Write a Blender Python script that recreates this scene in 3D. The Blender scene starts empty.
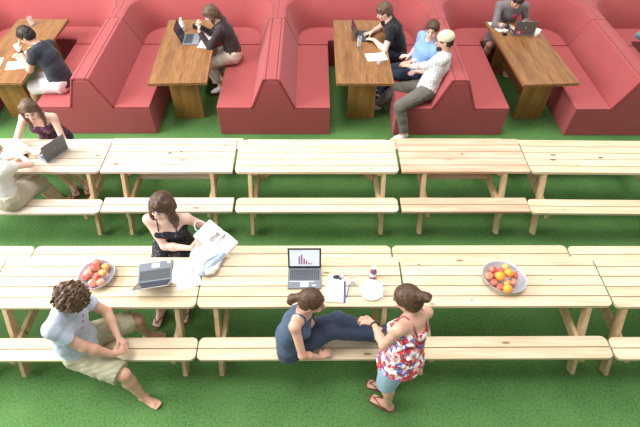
import bpy, math, random
import numpy as np
from mathutils import Vector, Matrix
random.seed(7)
C = bpy.context.scene.collection
PI = math.pi

# ------------------------------------------------------------------ helpers
class MB:
    """collects shapes for ONE mesh"""
    def __init__(s): s.v=[]; s.f=[]; s.t=[]; s.m=[]; s.tone=0.0; s.mi=0
    def add(s, vs, fs):
        o=len(s.v); s.v+= [tuple(p) for p in vs]
        for f in fs: s.f.append([i+o for i in f]); s.t.append(s.tone); s.m.append(s.mi)
    def box(s, a, b):
        x0,y0,z0=a; x1,y1,z1=b
        s.add([(x0,y0,z0),(x1,y0,z0),(x1,y1,z0),(x0,y1,z0),(x0,y0,z1),(x1,y0,z1),(x1,y1,z1),(x0,y1,z1)],
              [(0,3,2,1),(4,5,6,7),(0,1,5,4),(1,2,6,5),(2,3,7,6),(3,0,4,7)])
    def beam(s, p, q, w, t, up=(1,0,0)):
        """rectangular bar from p to q, width w across up, thickness t along up"""
        p=Vector(p); q=Vector(q); d=(q-p).normalized(); u=Vector(up); u=(u-d*u.dot(d)).normalized(); n=d.cross(u)
        vs=[]
        for c in (p,q):
            for a,b in ((-1,-1),(1,-1),(1,1),(-1,1)): vs.append(c+n*(w/2*a)+u*(t/2*b))
        s.add(vs,[(0,1,2,3),(7,6,5,4),(0,4,5,1),(1,5,6,2),(2,6,7,3),(3,7,4,0)])
    def prism(s, poly, z0, z1, M=None):
        n=len(poly); vs=[Vector((x,y,z0)) for x,y in poly]+[Vector((x,y,z1)) for x,y in poly]
        if M: vs=[M@v for v in vs]
        s.add(vs,[list(range(n))[::-1], list(range(n,2*n))]+[(i,(i+1)%n,n+(i+1)%n,n+i) for i in range(n)])
    def lathe(s, prof, c=(0,0,0), n=32, sx=1, sy=1):
        vs=[]; fs=[]
        for r,z in prof:
            for i in range(n):
                a=2*PI*i/n; vs.append((c[0]+r*sx*math.cos(a), c[1]+r*sy*math.sin(a), c[2]+z))
        m=len(prof)
        for j in range(m-1):
            for i in range(n): fs.append((j*n+i, j*n+(i+1)%n, (j+1)*n+(i+1)%n, (j+1)*n+i))
        if prof[0][0]>1e-5: fs.append(list(range(n))[::-1])
        if prof[-1][0]>1e-5: fs.append([(m-1)*n+i for i in range(n)])
        s.add(vs,fs)
    def tube(s, pts, r, n=8):
        pts=[Vector(p) for p in pts]; rs=r if isinstance(r,(list,tuple)) else [r]*len(pts)
        vs=[]; fs=[]; u=None
        for i,p in enumerate(pts):
            d=(pts[min(i+1,len(pts)-1)]-pts[max(i-1,0)]).normalized()
            if u is None: u=d.orthogonal().normalized()
            u=(u-d*u.dot(d)).normalized(); w=d.cross(u)
            for k in range(n): a=2*PI*k/n; vs.append(p+(u*math.cos(a)+w*math.sin(a))*rs[i])
        for i in range(len(pts)-1):
            for k in range(n): fs.append((i*n+k,i*n+(k+1)%n,(i+1)*n+(k+1)%n,(i+1)*n+k))
        fs.append(list(range(n))[::-1]); fs.append([(len(pts)-1)*n+k for k in range(n)])
        s.add(vs,fs)
    def build(s, name, mat, parent=None, bevel=0, seg=2, smooth=False, loc=None, rot=None, ang=0.6):
        me=bpy.data.meshes.new(name); me.from_pydata(s.v,[],s.f); me.update()
        a=me.attributes.new('tone','FLOAT','FACE'); a.data.foreach_set('value',s.t)
        for m in (mat if isinstance(mat,list) else [mat]): me.materials.append(m)
        me.polygons.foreach_set('material_index',s.m)
        if smooth or bevel: me.polygons.foreach_set('use_smooth',[True]*len(s.f))
        o=bpy.data.objects.new(name,me); C.objects.link(o)
        if bevel:
            b=o.modifiers.new('bevel','BEVEL'); b.width=bevel; b.segments=seg; b.limit_method='ANGLE'; b.angle_limit=ang; b.harden_normals=True
        if parent is not None: o.parent=parent
        if loc is not None: o.location=loc
        if rot is not None: o.rotation_euler=rot
        return o

def tag(o,label=None,cat=None,group=None,kind=None):
    if label: o['label']=label
    if cat: o['category']=cat
    if group: o['group']=group
    if kind: o['kind']=kind
    return o
def thing(name,label,cat,loc=(0,0,0),rz=0,group=None,rot=None):
    o=bpy.data.objects.new(name,None); C.objects.link(o); o.empty_display_size=.1
    o.location=loc; o.rotation_euler=rot if rot else (0,0,rz)
    return tag(o,label,cat,group)
def kids(o): return [c for c in bpy.data.objects if c.parent==o]
def dup(o,parent=None):
    c=o.copy(); C.objects.link(c); c.parent=parent
    for ch in kids(o): dup(ch,c)
    return c

# ------------------------------------------------------------------ materials
def nt(name):
    m=bpy.data.materials.new(name); m.use_nodes=True; t=m.node_tree; b=t.nodes['Principled BSDF']
    return m,t,b
def N(t,ty,**k):
    n=t.nodes.new(ty)
    for a,v in k.items():
        if a.startswith('_'): setattr(n,a[1:],v)
        else: n.inputs[a.replace('__',' ')].default_value=v
    return n
def mixc(t,a,b,fac,blend='MIX'):
    n=t.nodes.new('ShaderNodeMix'); n.data_type='RGBA'; n.blend_type=blend
    for sock,v in ((n.inputs[0],fac),(n.inputs[6],a),(n.inputs[7],b)):
        if isinstance(v,bpy.types.NodeSocket): t.links.new(v,sock)
        else: sock.default_value=v if isinstance(v,(int,float)) else (*v,1)[:4]
    return n.outputs[2]
def ramp(t,inp,stops):
    r=t.nodes.new('ShaderNodeValToRGB'); t.links.new(inp,r.inputs[0]); e=r.color_ramp.elements
    while len(e)<len(stops): e.new(.5)
    for i,(p,c) in enumerate(stops):
        e[i].position=p; e[i].color=(c,c,c,1) if isinstance(c,(int,float)) else (*c,1)
    return r.outputs[0]
def coord(t,scale=(1,1,1),tone=False,loc=(0,0,0),rot=(0,0,0)):
    tc=t.nodes.new('ShaderNodeTexCoord'); mp=t.nodes.new('ShaderNodeMapping'); mp.inputs['Scale'].default_value=scale
    mp.inputs['Location'].default_value=loc; mp.inputs['Rotation'].default_value=rot
    src=tc.outputs['Object']
    if tone:
        at=t.nodes.new('ShaderNodeAttribute'); at.attribute_name='tone'
        vm=t.nodes.new('ShaderNodeVectorMath'); vm.operation='MULTIPLY_ADD'
        cb=t.nodes.new('ShaderNodeCombineXYZ'); 
        for i in range(3): t.links.new(at.outputs['Fac'],cb.inputs[i])
        t.links.new(cb.outputs[0],vm.inputs[0]); vm.inputs[1].default_value=(13.7,5.3,7.1); t.links.new(src,vm.inputs[2]); src=vm.outputs[0]
    t.links.new(src,mp.inputs[0]); return mp.outputs[0]
def noise(t,vec,scale,detail=3,rough=.5):
    n=N(t,'ShaderNodeTexNoise',Scale=scale,Detail=detail,Roughness=rough); t.links.new(vec,n.inputs['Vector']); return n.outputs[0]
def bump(t,b,h,strength=.3,dist=.01):
    bp=N(t,'ShaderNodeBump',Strength=strength,Distance=dist); t.links.new(h,bp.inputs['Height']); t.links.new(bp.outputs[0],b.inputs['Normal'])
def plain(name,col,rough=.6,var=.12,scale=20,metal=0,bmp=0,spec=.5,sheen=0,trans=0,alpha=1,sss=0):
    m,t,b=nt(name); v=coord(t); n=noise(t,v,scale)
    d=tuple(c*(1-var) for c in col); l=tuple(min(1,c*(1+var)) for c in col)
    t.links.new(mixc(t,d,l,n),b.inputs['Base Color'])
    b.inputs['Roughness'].default_value=rough; b.inputs['Metallic'].default_value=metal
    b.inputs['Specular IOR Level'].default_value=spec
    if sheen: b.inputs['Sheen Weight'].default_value=sheen
    if trans: b.inputs['Transmission Weight'].default_value=trans
    if alpha<1: b.inputs['Alpha'].default_value=alpha
    if sss: b.inputs['Subsurface Weight'].default_value=sss; b.inputs['Subsurface Radius'].default_value=(.03,.012,.006)
    if bmp: bump(t,b,n,bmp,.003)
    return m
def pine(name,c1,c2,knot,axis='x',rough=.55,kn=.11,line=.17):
    m,t,b=nt(name)
    st={'x':(1.2,26,26),'z':(26,26,1.5),'y':(26,1.2,26)}[axis]
    g=noise(t,coord(t,st,True),2.2,4,.6)
    w=noise(t,coord(t,tuple(s*.3 if s>2 else s*.6 for s in st),True),2.0,2,.5)
    col=mixc(t,c1,c2,ramp(t,w,[(.3,0),(.7,1)]))
    col=mixc(t,col,tuple(x*.72 for x in c2),ramp(t,g,[(.5,0),(.72,line*4)]))
    # per-board tone
    at=t.nodes.new('ShaderNodeAttribute'); at.attribute_name='tone'
    wn=t.nodes.new('ShaderNodeTexWhiteNoise'); wn.noise_dimensions='1D'; t.links.new(at.outputs['Fac'],wn.inputs['W'])
    col=mixc(t,col,ramp(t,wn.outputs['Value'],[(0,(.86,.80,.74)),(1,(1,1,1))]),.8,'MULTIPLY')
    ks={'x':(2.6,8,.3),'z':(9,9,3),'y':(9,3,9)}[axis]
    vo=t.nodes.new('ShaderNodeTexVoronoi'); vo.inputs['Scale'].default_value=1; t.links.new(coord(t,ks,True),vo.inputs['Vector'])
    sep=t.nodes.new('ShaderNodeSeparateColor'); t.links.new(vo.outputs['Color'],sep.inputs[0])
    sel=ramp(t,sep.outputs[0],[(.50,0),(.52,1)])
    k1=ramp(t,vo.outputs['Distance'],[(kn*.6,1),(kn,.0)]); k2=ramp(t,vo.outputs['Distance'],[(kn*.8,.55),(kn*2.6,0)])
    def mul(a,c):
        q=t.nodes.new('ShaderNodeMath'); q.operation='MULTIPLY'; t.links.new(a,q.inputs[0]); t.links.new(c,q.inputs[1]); return q.outputs[0]
    col=mixc(t,col,tuple(x*.75 for x in c2),mul(k2,sel)); col=mixc(t,col,knot,mul(k1,sel))
    t.links.new(col,b.inputs['Base Color']); b.inputs['Roughness'].default_value=rough; b.inputs['Specular IOR Level'].default_value=.3
    bump(t,b,g,.15,.002)
    return m
def turf():
    m,t,b=nt('artificial_turf'); 
    f=noise(t,coord(t),130,3,.75); f2=noise(t,coord(t,(1,1,1),loc=(3,1,0)),48,3,.7); l=noise(t,coord(t),1.6,4,.6)
    c=mixc(t,(.036,.122,.022),(.150,.300,.095),ramp(t,f,[(.32,0),(.68,1)]))
    c=mixc(t,c,(.022,.095,.02),ramp(t,f2,[(.45,.0),(.70,.75)]))
    c=mixc(t,c,(.19,.36,.12),ramp(t,l,[(.4,0),(.75,.30)]))
    t.links.new(c,b.inputs['Base Color']); b.inputs['Roughness'].default_value=.85; b.inputs['Specular IOR Level'].default_value=.15
    bump(t,b,f2,.8,.012); return m
def darkwood(name,c1,c2,rough=.35,axis='y'):
    m,t,b=nt(name); st={'y':(16,1.2,16),'z':(16,16,1.2),'x':(1.2,16,16)}[axis]
    g=noise(t,coord(t,st),3,5,.65); w=noise(t,coord(t,tuple(s*.35 for s in st)),2.2,3)
    c=mixc(t,c1,c2,ramp(t,g,[(.3,0),(.72,1)])); c=mixc(t,c,tuple(x*.6 for x in c1),ramp(t,w,[(.45,0),(.75,.6)]))
    t.links.new(c,b.inputs['Base Color']); b.inputs['Roughness'].default_value=rough; bump(t,b,g,.08,.002); return m
def skin(name,col):
    m,t,b=nt(name); n=noise(t,coord(t),14,3); 
    t.links.new(mixc(t,col,(min(1,col[0]*1.0),col[1]*.83,col[2]*.78),ramp(t,n,[(.35,0),(.75,.8)])),b.inputs['Base Color'])
    b.inputs['Roughness'].default_value=.5; b.inputs['Specular IOR Level'].default_value=.35
    b.inputs['Subsurface Weight'].default_value=.08; b.inputs['Subsurface Radius'].default_value=(.02,.008,.004); b.inputs['Subsurface Scale'].default_value=.5
    return m
def hairmat(name,c1,c2,scale=(60,60,12)):
    m,t,b=nt(name); n=noise(t,coord(t,scale),1.6,3,.6)
    t.links.new(mixc(t,c1,c2,ramp(t,n,[(.35,0),(.7,1)])),b.inputs['Base Color']); b.inputs['Roughness'].default_value=.45
    b.inputs['Specular IOR Level'].default_value=.4; bump(t,b,n,.6,.006); return m
def voro(t,scale,vec=None,feat='F1'):
    v=t.nodes.new('ShaderNodeTexVoronoi'); v.feature=feat; v.inputs['Scale'].default_value=scale; t.links.new(vec or coord(t),v.inputs['Vector']); return v
def dots(name,base,dot,scale,size):
    m,t,b=nt(name); v=voro(t,scale); t.links.new(mixc(t,dot,base,ramp(t,v.outputs['Distance'],[(size*.8,0),(size,1)])),b.inputs['Base Color']); b.inputs['Roughness'].default_value=.8; return m
def floral(name):
    m,t,b=nt(name); v=voro(t,30); s=t.nodes.new('ShaderNodeSeparateColor'); t.links.new(v.outputs['Color'],s.inputs[0])
    r=t.nodes.new('ShaderNodeValToRGB'); t.links.new(s.outputs[0],r.inputs[0]); r.color_ramp.interpolation='CONSTANT'; e=r.color_ramp.elements
    cols=[(0,(.85,.82,.80)),(.30,(.62,.03,.04)),(.56,(.80,.30,.28)),(.70,(.09,.14,.42)),(.85,(.35,.02,.05))]
    while len(e)<len(cols): e.new(.5)
    for i,(p,c) in enumerate(cols): e[i].position=p; e[i].color=(*c,1)
    v2=voro(t,75); c=mixc(t,(.88,.85,.82),r.outputs[0],ramp(t,v2.outputs['Distance'],[(.18,0),(.3,1)]))
    t.links.new(c,b.inputs['Base Color']); b.inputs['Roughness'].default_value=.8; return m
def stripes(name,base,line,freq,rot=(0,0,0)):
    m,t,b=nt(name); w=N(t,'ShaderNodeTexWave',Scale=freq,Distortion=1.5); w.bands_direction='X'; t.links.new(coord(t,rot=rot),w.inputs[0])
    w2=N(t,'ShaderNodeTexWave',Scale=freq*.9,Distortion=1.5); w2.bands_direction='Z'; t.links.new(coord(t,rot=rot),w2.inputs[0])
    c=mixc(t,base,line,ramp(t,w.outputs[1],[(.75,0),(.95,.8)])); c=mixc(t,c,line,ramp(t,w2.outputs[1],[(.8,0),(.97,.6)]))
    t.links.new(c,b.inputs['Base Color']); b.inputs['Roughness'].default_value=.8; return m
def fabric(name,col,bmp=.25,var=.10):
    m,t,b=nt(name); n=noise(t,coord(t),380,2); l=noise(t,coord(t),5,4,.6)
    c=mixc(t,tuple(x*(1-var) for x in col),tuple(min(1,x*(1+var)) for x in col),l)
    c=mixc(t,c,tuple(x*.85 for x in col),ramp(t,n,[(.4,0),(.7,.5)]))
    t.links.new(c,b.inputs['Base Color']); b.inputs['Roughness'].default_value=.82; b.inputs['Specular IOR Level'].default_value=.25
    b.inputs['Sheen Weight'].default_value=.15; bump(t,b,n,bmp,.001); return m

M={}
M['turf']=turf()
M['pine']=pine('pale_pine',(.85,.74,.55),(.76,.60,.39),(.30,.16,.08))
M['pine_pink']=pine('pinkish_pine',(.82,.62,.46),(.70,.44,.29),(.28,.14,.08))
M['pine_yellow']=pine('yellowish_pine',(.81,.73,.54),(.72,.60,.38),(.16,.09,.05))
M['pine_weathered']=pine('weathered_pine',(.78,.70,.60),(.68,.54,.42),(.34,.17,.09))
M['pine_leg']=pine('pine_leg',(.66,.50,.30),(.52,.36,.19),(.25,.14,.07),axis='z')
M['booth']=fabric('coral_red_upholstery',(.39,.078,.078))
M['piping']=fabric('red_piping',(.42,.05,.055))
M['table']=darkwood('varnished_brown_wood',(.20,.085,.028),(.42,.20,.075))
M['table_edge']=darkwood('varnished_wood_panel',(.24,.11,.028),(.42,.21,.06),axis='z')
M['knot']=plain('dark_wood_knot',(.17,.10,.06),.6,.4,200)
M['steel']=plain('brushed_steel',(.62,.62,.64),.35,.08,40,metal=.8)
M['bowl']=plain('satin_grey_bowl',(.50,.50,.54),.30,.06,30,metal=.25)
M['white']=plain('white_paper',(.88,.88,.87),.7,.03)
M['ceramic']=plain('white_ceramic',(.88,.88,.87),.2,.02)
M['silver']=plain('silver_plastic',(.27,.30,.34),.4,.06); M['deck']=plain('grey_laptop_deck',(.17,.19,.22),.4,.06)
M['grey_lid']=plain('grey_laptop_lid',(.15,.16,.17),.4,.06,metal=.3)
M['dark']=plain('dark_plastic',(.025,.026,.03),.4,.1)
M['keys']=plain('dark_keys',(.07,.08,.09),.5,.1)
M['screen_dark']=plain('dark_screen',(.05,.06,.08),.12,.05)
def thin_glass(name,tint,op):
    m,t,b=nt(name); tr=t.nodes.new('ShaderNodeBsdfTransparent'); lw=N(t,'ShaderNodeLayerWeight',Blend=.35); mx=t.nodes.new('ShaderNodeMixShader'); n=noise(t,coord(t),9)
    t.links.new(mixc(t,tint,tuple(min(1,c*1.04) for c in tint),n),b.inputs['Base Color']); b.inputs['Roughness'].default_value=.05
    f=ramp(t,lw.outputs['Facing'],[(0,op),(1,min(1,op+.55))]); t.links.new(f,mx.inputs[0]); t.links.new(tr.outputs[0],mx.inputs[1]); t.links.new(b.outputs[0],mx.inputs[2])
    t.links.new(mx.outputs[0],t.nodes['Material Output'].inputs[0]); return m
M['glass']=thin_glass('clear_glass',(.80,.83,.83),.08)
M['water']=thin_glass('clear_water',(.75,.80,.82),.10)
M['purple']=plain('purple_juice',(.30,.09,.20),.3,.1)
M['bag']=fabric('white_cotton',(.87,.86,.84))
M['blue']=fabric('pale_blue_cotton',(.50,.66,.84))
M['print']=plain('brown_print',(.32,.20,.18),.8,.05)
M['blue_card']=plain('blue_card',(.07,.10,.35),.6,.05)
M['black_leather']=plain('black_leather',(.03,.03,.032),.45,.1)
M['gold']=plain('yellow_plastic',(.85,.55,.08),.5,.05)
M['red_ink']=plain('red_sticker',(.62,.03,.06),.5,.05)
"""screen that gives off light"""
def glow(name,col,s):
    m,t,b=nt(name); n=noise(t,coord(t),8); b.inputs['Base Color'].default_value=(.02,.02,.02,1)
    t.links.new(mixc(t,tuple(x*.97 for x in col),col,n),b.inputs['Emission Color']); b.inputs['Emission Strength'].default_value=s; b.inputs['Roughness'].default_value=.3; return m
M['screen']=glow('lit_screen',(.80,.86,.97),.95)
M['bar']=glow('lit_chart_bar',(.33,.05,.16),.9)
M['chart_text']=glow('lit_chart_text',(.45,.47,.55),.9)

# ------------------------------------------------------------------ setting
g=MB(); g.add([(-14,-4,0),(14,-4,0),(14,16,0),(-14,16,0)],[(0,1,2,3)])
tag(g.build('floor',M['turf']),kind='structure')

# ------------------------------------------------------------------ booth sofas
W=2.42; X0=-3.73; YD=5.168; YS=6.78; SH=.456; BT=.890
def booth_divider(k,label):
    yd=YD-.009*max(k,0); x=X0+k*W; t=thing('booth_bench',label,'booth bench',(x+.7615,yd,0),group=None)
    L=YS-yd; o=.7615
    MX=Matrix(((1,0,0,-o),(0,0,1,0),(0,1,0,0),(0,0,0,1)))   # (x,z)->(x-o, y, z)
    def ex(poly,y0,y1,name,mat,bev,seg=3):
        m=MB(); m.prism(poly[::-1],y0,y1,MX); return m.build(name,mat,t,bevel=bev,seg=seg)
    # base follows the outline with the cushions let into it
    ex([(0,0),(0,.426),(.480,.426),(.66,.85),(.86,.85),(1.043,.426),(1.523,.426),(1.523,0)],0,L,'base',M['booth'],.008)
    ex([(0,.428),(0,SH),(.468,SH),(.478,.428)],-.0,L,'seat',M['booth'],.010)
    ex([(1.523,.428),(1.045,.428),(1.055,SH),(1.523,SH)],0,L,'seat',M['booth'],.010)
    ex([(.466,SH+.002),(.486,SH+.002),(.663,.86),(.69,.86),(.69,BT),(.652,BT),(.640,BT-.012)],0.0,L,'backrest',M['booth'],.009,2)
    ex([(1.057,SH+.002),(1.037,SH+.002),(.857,.86),(.83,.86),(.83,BT),(.866,BT),(.880,BT-.012)][::-1],0.0,L,'backrest',M['booth'],.009,2)
    m=MB(); m.box((.694-o,.004,.851),(.826-o,L,BT+.001)); m.build('top_panel',M['booth'],t,bevel=.006)
    p=MB()
    for a,b in (((.480,.425),(.656,.868)),((1.043,.425),(.864,.868))): p.tube([(a[0]-o,-.002,a[1]),(b[0]-o,-.002,b[1])],.0035,6)
    for xx,zz in ((.469,SH),(1.054,SH)): p.tube([(xx-o,.0,zz),(xx-o,L,zz)],.004,6)
    p.build('piping',M['piping'],t)
    return t
DL=['red booth bench at the far left, only its right seat in view','red double sided booth bench left of the empty seat beside the man in navy',
 'red double sided booth bench between the woman in dark brown and the man in black','red double sided booth bench on whose left end the man in the cap sits',
 'red double sided booth bench right of the table with the man in grey','red double sided booth bench at the far right edge']
DL[1]='red double sided booth bench on which the man in the navy t-shirt sits'
for k in range(-1,4): booth_divider(k,DL[k+1])

def ucurve(hw,yr,r,y0,n=10):
    pts=[(-hw,y0),(-hw,(y0+yr-r)/2),(-hw,yr-r)]
    pts+=[(-hw+r-r*math.cos(a*PI/2/n),yr-r+r*math.sin(a*PI/2/n)) for a in range(1,n+1)]
    q=[(-x,y) for x,y in pts[::-1]]
    return pts+[(-hw/3,yr)]*0+q
def uouter(hw,yr,y0,ref,r,n=10):
    pts=[(-hw,y0),(-hw,(y0+ref)/2),(-hw,ref)]
    h=n//2
    for a in range(1,n+1):
        pts.append((-hw,ref+(yr-ref)*a/h) if a<=h else (-hw+(a-h)/(n-h)*(r+.1),yr))
    return pts+[(-x,y) for x,y in pts[::-1]]
def booth_rear(k,label):
    xc=X0+k*W+1.523+.4485; t=thing('booth_corner_sofa',label,'booth sofa',(xc,YS,0))
    y=lambda v:v-YS
    def loft(rings,name,bev):
        m=MB(); n=len(rings[0][0]); vs=[]
        for c,z in rings: vs+=[(px,py,z) for px,py in c]
        fs=[]; R=len(rings)
        for j in range(R):
            for i in range(n-1):
                a=j*n+i; b=((j+1)%R)*n+i; fs.append((a,b,b+1,a+1))
        fs.append([j*n for j in range(R)]); fs.append([j*n+n-1 for j in range(R)][::-1])
        m.add(vs,fs); return m.build(name,M['booth'],t,bevel=bev,seg=3,ang=.7)
    g0=.002
    e=ucurve(.4465,y(6.93),.06,g0); j=ucurve(.911,y(7.34),.32,g0); rm=ucurve(1.0885,y(7.50),.42,-.014); rm2=ucurve(1.1005,y(7.515),.43,-.014)
    ou=uouter(1.2095,y(8.35),-.014,y(7.085),.43)
    loft([(e,0),(e,SH),(j,SH),(j,0)],'seat',.010)
    j2=ucurve(.9155,y(7.344),.32,-.014)
    loft([(j2,0),(j2,SH+.002),(rm,BT-.012),(rm2,BT),(ou,BT),(ou,0)],'backrest',.006)
    p=MB(); c=ucurve(1.128,y(7.55),.45,.13); p.tube([(a,b,BT) for a,b in c],.004,6); 
    c=ucurve(.911,y(7.34),.32,g0); p.tube([(a,b,SH) for a,b in c],.005,6); p.build('piping',M['piping'],t)
    return t
RL=['curved red rear sofa behind the table of the man in navy','curved red rear sofa behind the table of the woman in dark brown',
 'curved red rear sofa behind the table of the man in the black t-shirt','curved red rear sofa on which the man in grey sits','curved red rear sofa in the top right corner behind an empty gap']
for k in range(-1,4): booth_rear(k,RL[k+1])

# booth tables
TW=.762
BL=['brown wooden booth table with papers in front of the man in navy','brown wooden booth table with a laptop and the woman in dark brown',
 'brown wooden booth table with two glasses and the man in black','brown wooden booth table with a white cup, at which the man in grey sits','brown wooden booth table almost wholly beyond the right edge']
def booth_table(x1,rz,label):
    t=thing('booth_table',label,'table',(x1-TW/2,5.281,0),rz)
    m=MB(); m.box((-TW/2,0,.708),(TW/2,1.72,.75)); m.build('tabletop',M['table'],t,bevel=.004)
    for yy in (.235,1.40):
        m=MB(); m.prism([(-.20,.0),(.20,.0),(.185,.708),(-.185,.708)],yy,yy+.07,Matrix(((1,0,0,0),(0,0,1,0),(0,1,0,0),(0,0,0,1)))); m.build('leg',M['table_edge'],t,bevel=.003)
    m=MB(); m.box((-.03,.305,.16),(.03,1.40,.27)); m.build('stretcher',M['table'],t,bevel=.003)
for k,(x1,rz) in enumerate(((-3.808,-.012),(-1.408,.045),(1.05,0),(3.515,.06))): booth_table(x1,rz,BL[k])

# ------------------------------------------------------------------ picnic tables
def rbox(x0,x1,y0,y1,rl0=0,rl1=0,rr0=0,rr1=0,n=5):
    """outline with rounded corners: left-front, left-back, right-front, right-back radii"""
    P=[]
    def arc(cx,cy,r,a0):
        if r<=0: P.append((cx,cy)); return
        for i in range(n+1):
            a=a0+PI/2*i/n; P.append((cx+r*math.cos(a),cy+r*math.sin(a)))
    def c(x,y,r,sx,sy,a0): arc(x+sx*r,y+sy*r,r,a0)
    c(x0,y0,rl0,1,1,PI); c(x1,y0,rr0,-1,1,1.5*PI); c(x1,y1,rr1,-1,-1,0); c(x0,y1,rl1,1,-1,PI/2)
    return P
tone=[0]
def picnic(name_loc,L,label,mat,rz=0,insL=.2,insR=.2,rounded=True,D=.515,stretch=False,yfb=.343,ybb=.343,nb=5,knots=()):
    """origin: front left corner of the table top on the floor"""
    x,y=name_loc
    t=thing('picnic_table',label,'picnic table',(x,y,0),rz); H=.74; HB=.46; r=.05 if rounded else .006
    tone[0]+=11
    m=MB(); bw=(D-(nb-1)*.007)/nb; g=.004
    for i in range(nb):
        m.tone=tone[0]+i*1.37; y0=i*(bw+.007)
        if rounded or (i in (0,nb-1)): pass
        m.prism(rbox(g,L-g,y0,y0+bw,r if i==0 else 0,r if i==nb-1 else 0,r if i==0 else 0,r if i==nb-1 else 0),H-.034,H)
    m.mi=1
    for kx,ky,kr in knots: m.lathe([(0,H+.0004),(kr,H+.0004),(kr*.6,H+.0007),(0,H+.0007)],(kx-x,ky-y,0),16,1.5,.8)
    m.build('tabletop',[mat,M['knot']],t,bevel=.004)
    for s,yb in ((0,-yfb),(1,D+ybb-.205)):
        m=MB(); b2=.099
        for i in range(2):
            m.tone=tone[0]+20+s*5+i*1.9; y0=yb+i*(b2+.007)
            m.prism(rbox(g,L-g,y0,y0+b2,r if i==0 else 0,r if i==1 else 0,r if i==0 else 0,r if i==1 else 0),HB-.034,HB)
        m.build('bench',mat,t,bevel=.004)
    yc=D/2
    for xe,sg in ((insL,1),(L-insR,-1)):
        for s in (-1,1):
            m=MB(); m.tone=tone[0]+30+s+xe
            a=(xe,yc+s*(D/2-.05),H-.034); b=(xe,yc+s*(D/2+.285),0.035)
            d=(Vector(b)-Vector(a)).normalized(); 
            m.beam(a,Vector(a)+d*((Vector(b)-Vector(a)).length),.085,.04,(1,0,0)); m.build('leg',M['pine_leg'],t,bevel=.004)
        m=MB(); m.tone=tone[0]+40+xe; m.beam((xe+sg*.042,-yfb+.02,HB-.034-.045),(xe+sg*.042,D+ybb-.02,HB-.034-.045),.085,.04,(1,0,0)); m.build('crossbeam',M['pine_leg'],t,bevel=.003)
        m=MB(); m.tone=tone[0]+44+xe; m.beam((xe+sg*.042,.05,H-.034-.04),(xe+sg*.042,D-.05,H-.034-.04),.075,.04,(1,0,0)); m.build('top_batten',M['pine_leg'],t,bevel=.003)
        m=MB(); m.tone=tone[0]+50+xe; m.beam((xe+sg*.075,yc,HB-.09),(xe+sg*.34,yc,H-.036),.075,.038,(0,1,0)); m.build('brace',M['pine_leg'],t,bevel=.003)
    if stretch:
        m=MB(); m.tone=tone[0]+60; m.box((insL+.07,yc-.05,HB-.06),(L-insR-.07,yc+.05,HB-.025)); m.build('stretcher',mat,t,bevel=.003)
    return t
YN=1.988
picnic((-2.797,YN),1.792,'pine picnic table with a bowl of apples, at which the curly-haired man sits',M['pine'],insL=.165,insR=.17)
picnic((-4.592,YN),1.792,'pine picnic table cut by the left edge, beyond the curly-haired man',M['pine'])
picnic((-1.003,YN),1.775,'pine picnic table with the open laptop showing a bar chart',M['pine'],insL=.16,insR=.17)
picnic((.780,YN),1.780,'pine picnic table with a bowl of apples and oranges',M['pine'],insL=.19,insR=.19,knots=((.95,2.42,.010),(2.1,2.25,.008),(1.35,2.04,.008)))
picnic((2.566,YN-.012),1.792,'pine picnic table at the right edge beside the one with oranges',M['pine'],insL=.11)
YF=3.625
picnic((-4.10,YF),1.79,'weathered picnic table at which the two women at the left edge sit',M['pine_weathered'],insR=.13,D=.54)
picnic((-2.306,YF+.004),1.424,'weathered short picnic table behind the woman with the tote bag',M['pine_weathered'],rounded=False,insL=.23,insR=.23,stretch=True,D=.55,yfb=.322,knots=((-1.612,3.929,.018),(-1.49,3.95,.014),(-1.02,4.05,.012)))
picnic((-.862,YF),1.782,'empty cream pine picnic table between the weathered and the pinkish one',M['pine'],insL=.16,insR=.16,D=.53,yfb=.322,knots=((-.3,3.93,.008),(.62,3.68,.009)))
picnic((.945,YF+.008),1.407,'empty pinkish short picnic table with square corners',M['pine_pink'],rounded=False,insL=.26,insR=.26,stretch=True,D=.545,yfb=.33,knots=((1.658,3.916,.014),))
picnic((2.352,YF),1.79,'yellowish knotty picnic table at the right edge of the far row',M['pine_yellow'],rz=-.012,insL=.17,D=.53,knots=((3.199,3.867,.02),(2.9,3.74,.008)))
# ------------------------------------------------------------------ people: smooth blended surfaces
def V(*a): return np.array(a,dtype=float)
def unit(v): v=np.asarray(v,float); return v/(np.linalg.norm(v)+1e-12)
class P:
    """one shape of a figure: eval(points)->distance; mode 'add' or 'sub'"""
    def __init__(s,fn,lo,hi,k,mode='add',tagname=''): s.fn=fn; s.lo=np.array(lo); s.hi=np.array(hi); s.k=k; s.mode=mode; s.tag=tagname
def cone(a,b,ra,rb,k=.02,mode='add',flat=False,tg=''):
    a=V(*a); b=V(*b); r=max(ra,rb); d=b-a; L2=d.dot(d)+1e-12; L=math.sqrt(L2); u=d/L
    def fn(p):
        q=p-a; t=np.clip(q@d/L2,0,1); dist=np.linalg.norm(q-t[...,None]*d,axis=-1)-(ra+(rb-ra)*t)
        if flat: dist=np.maximum(dist,(p-b)@u)
        return dist
    return P(fn,np.minimum(a,b)-r,np.maximum(a,b)+r,k,mode,tg)
def ell(c,R,rad,k=.02,mode='add',tg=''):
    c=V(*c); R=np.array(R,float); rad=np.array(rad,float); m=rad.min(); r=rad.max()
    def fn(p):
        q=(p-c)@R.T/rad; n=np.linalg.norm(q,axis=-1); g=np.linalg.norm(q/rad,axis=-1)+1e-9
        return n*(n-1)/g
    return P(fn,c-r,c+r,k,mode,tg)
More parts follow.
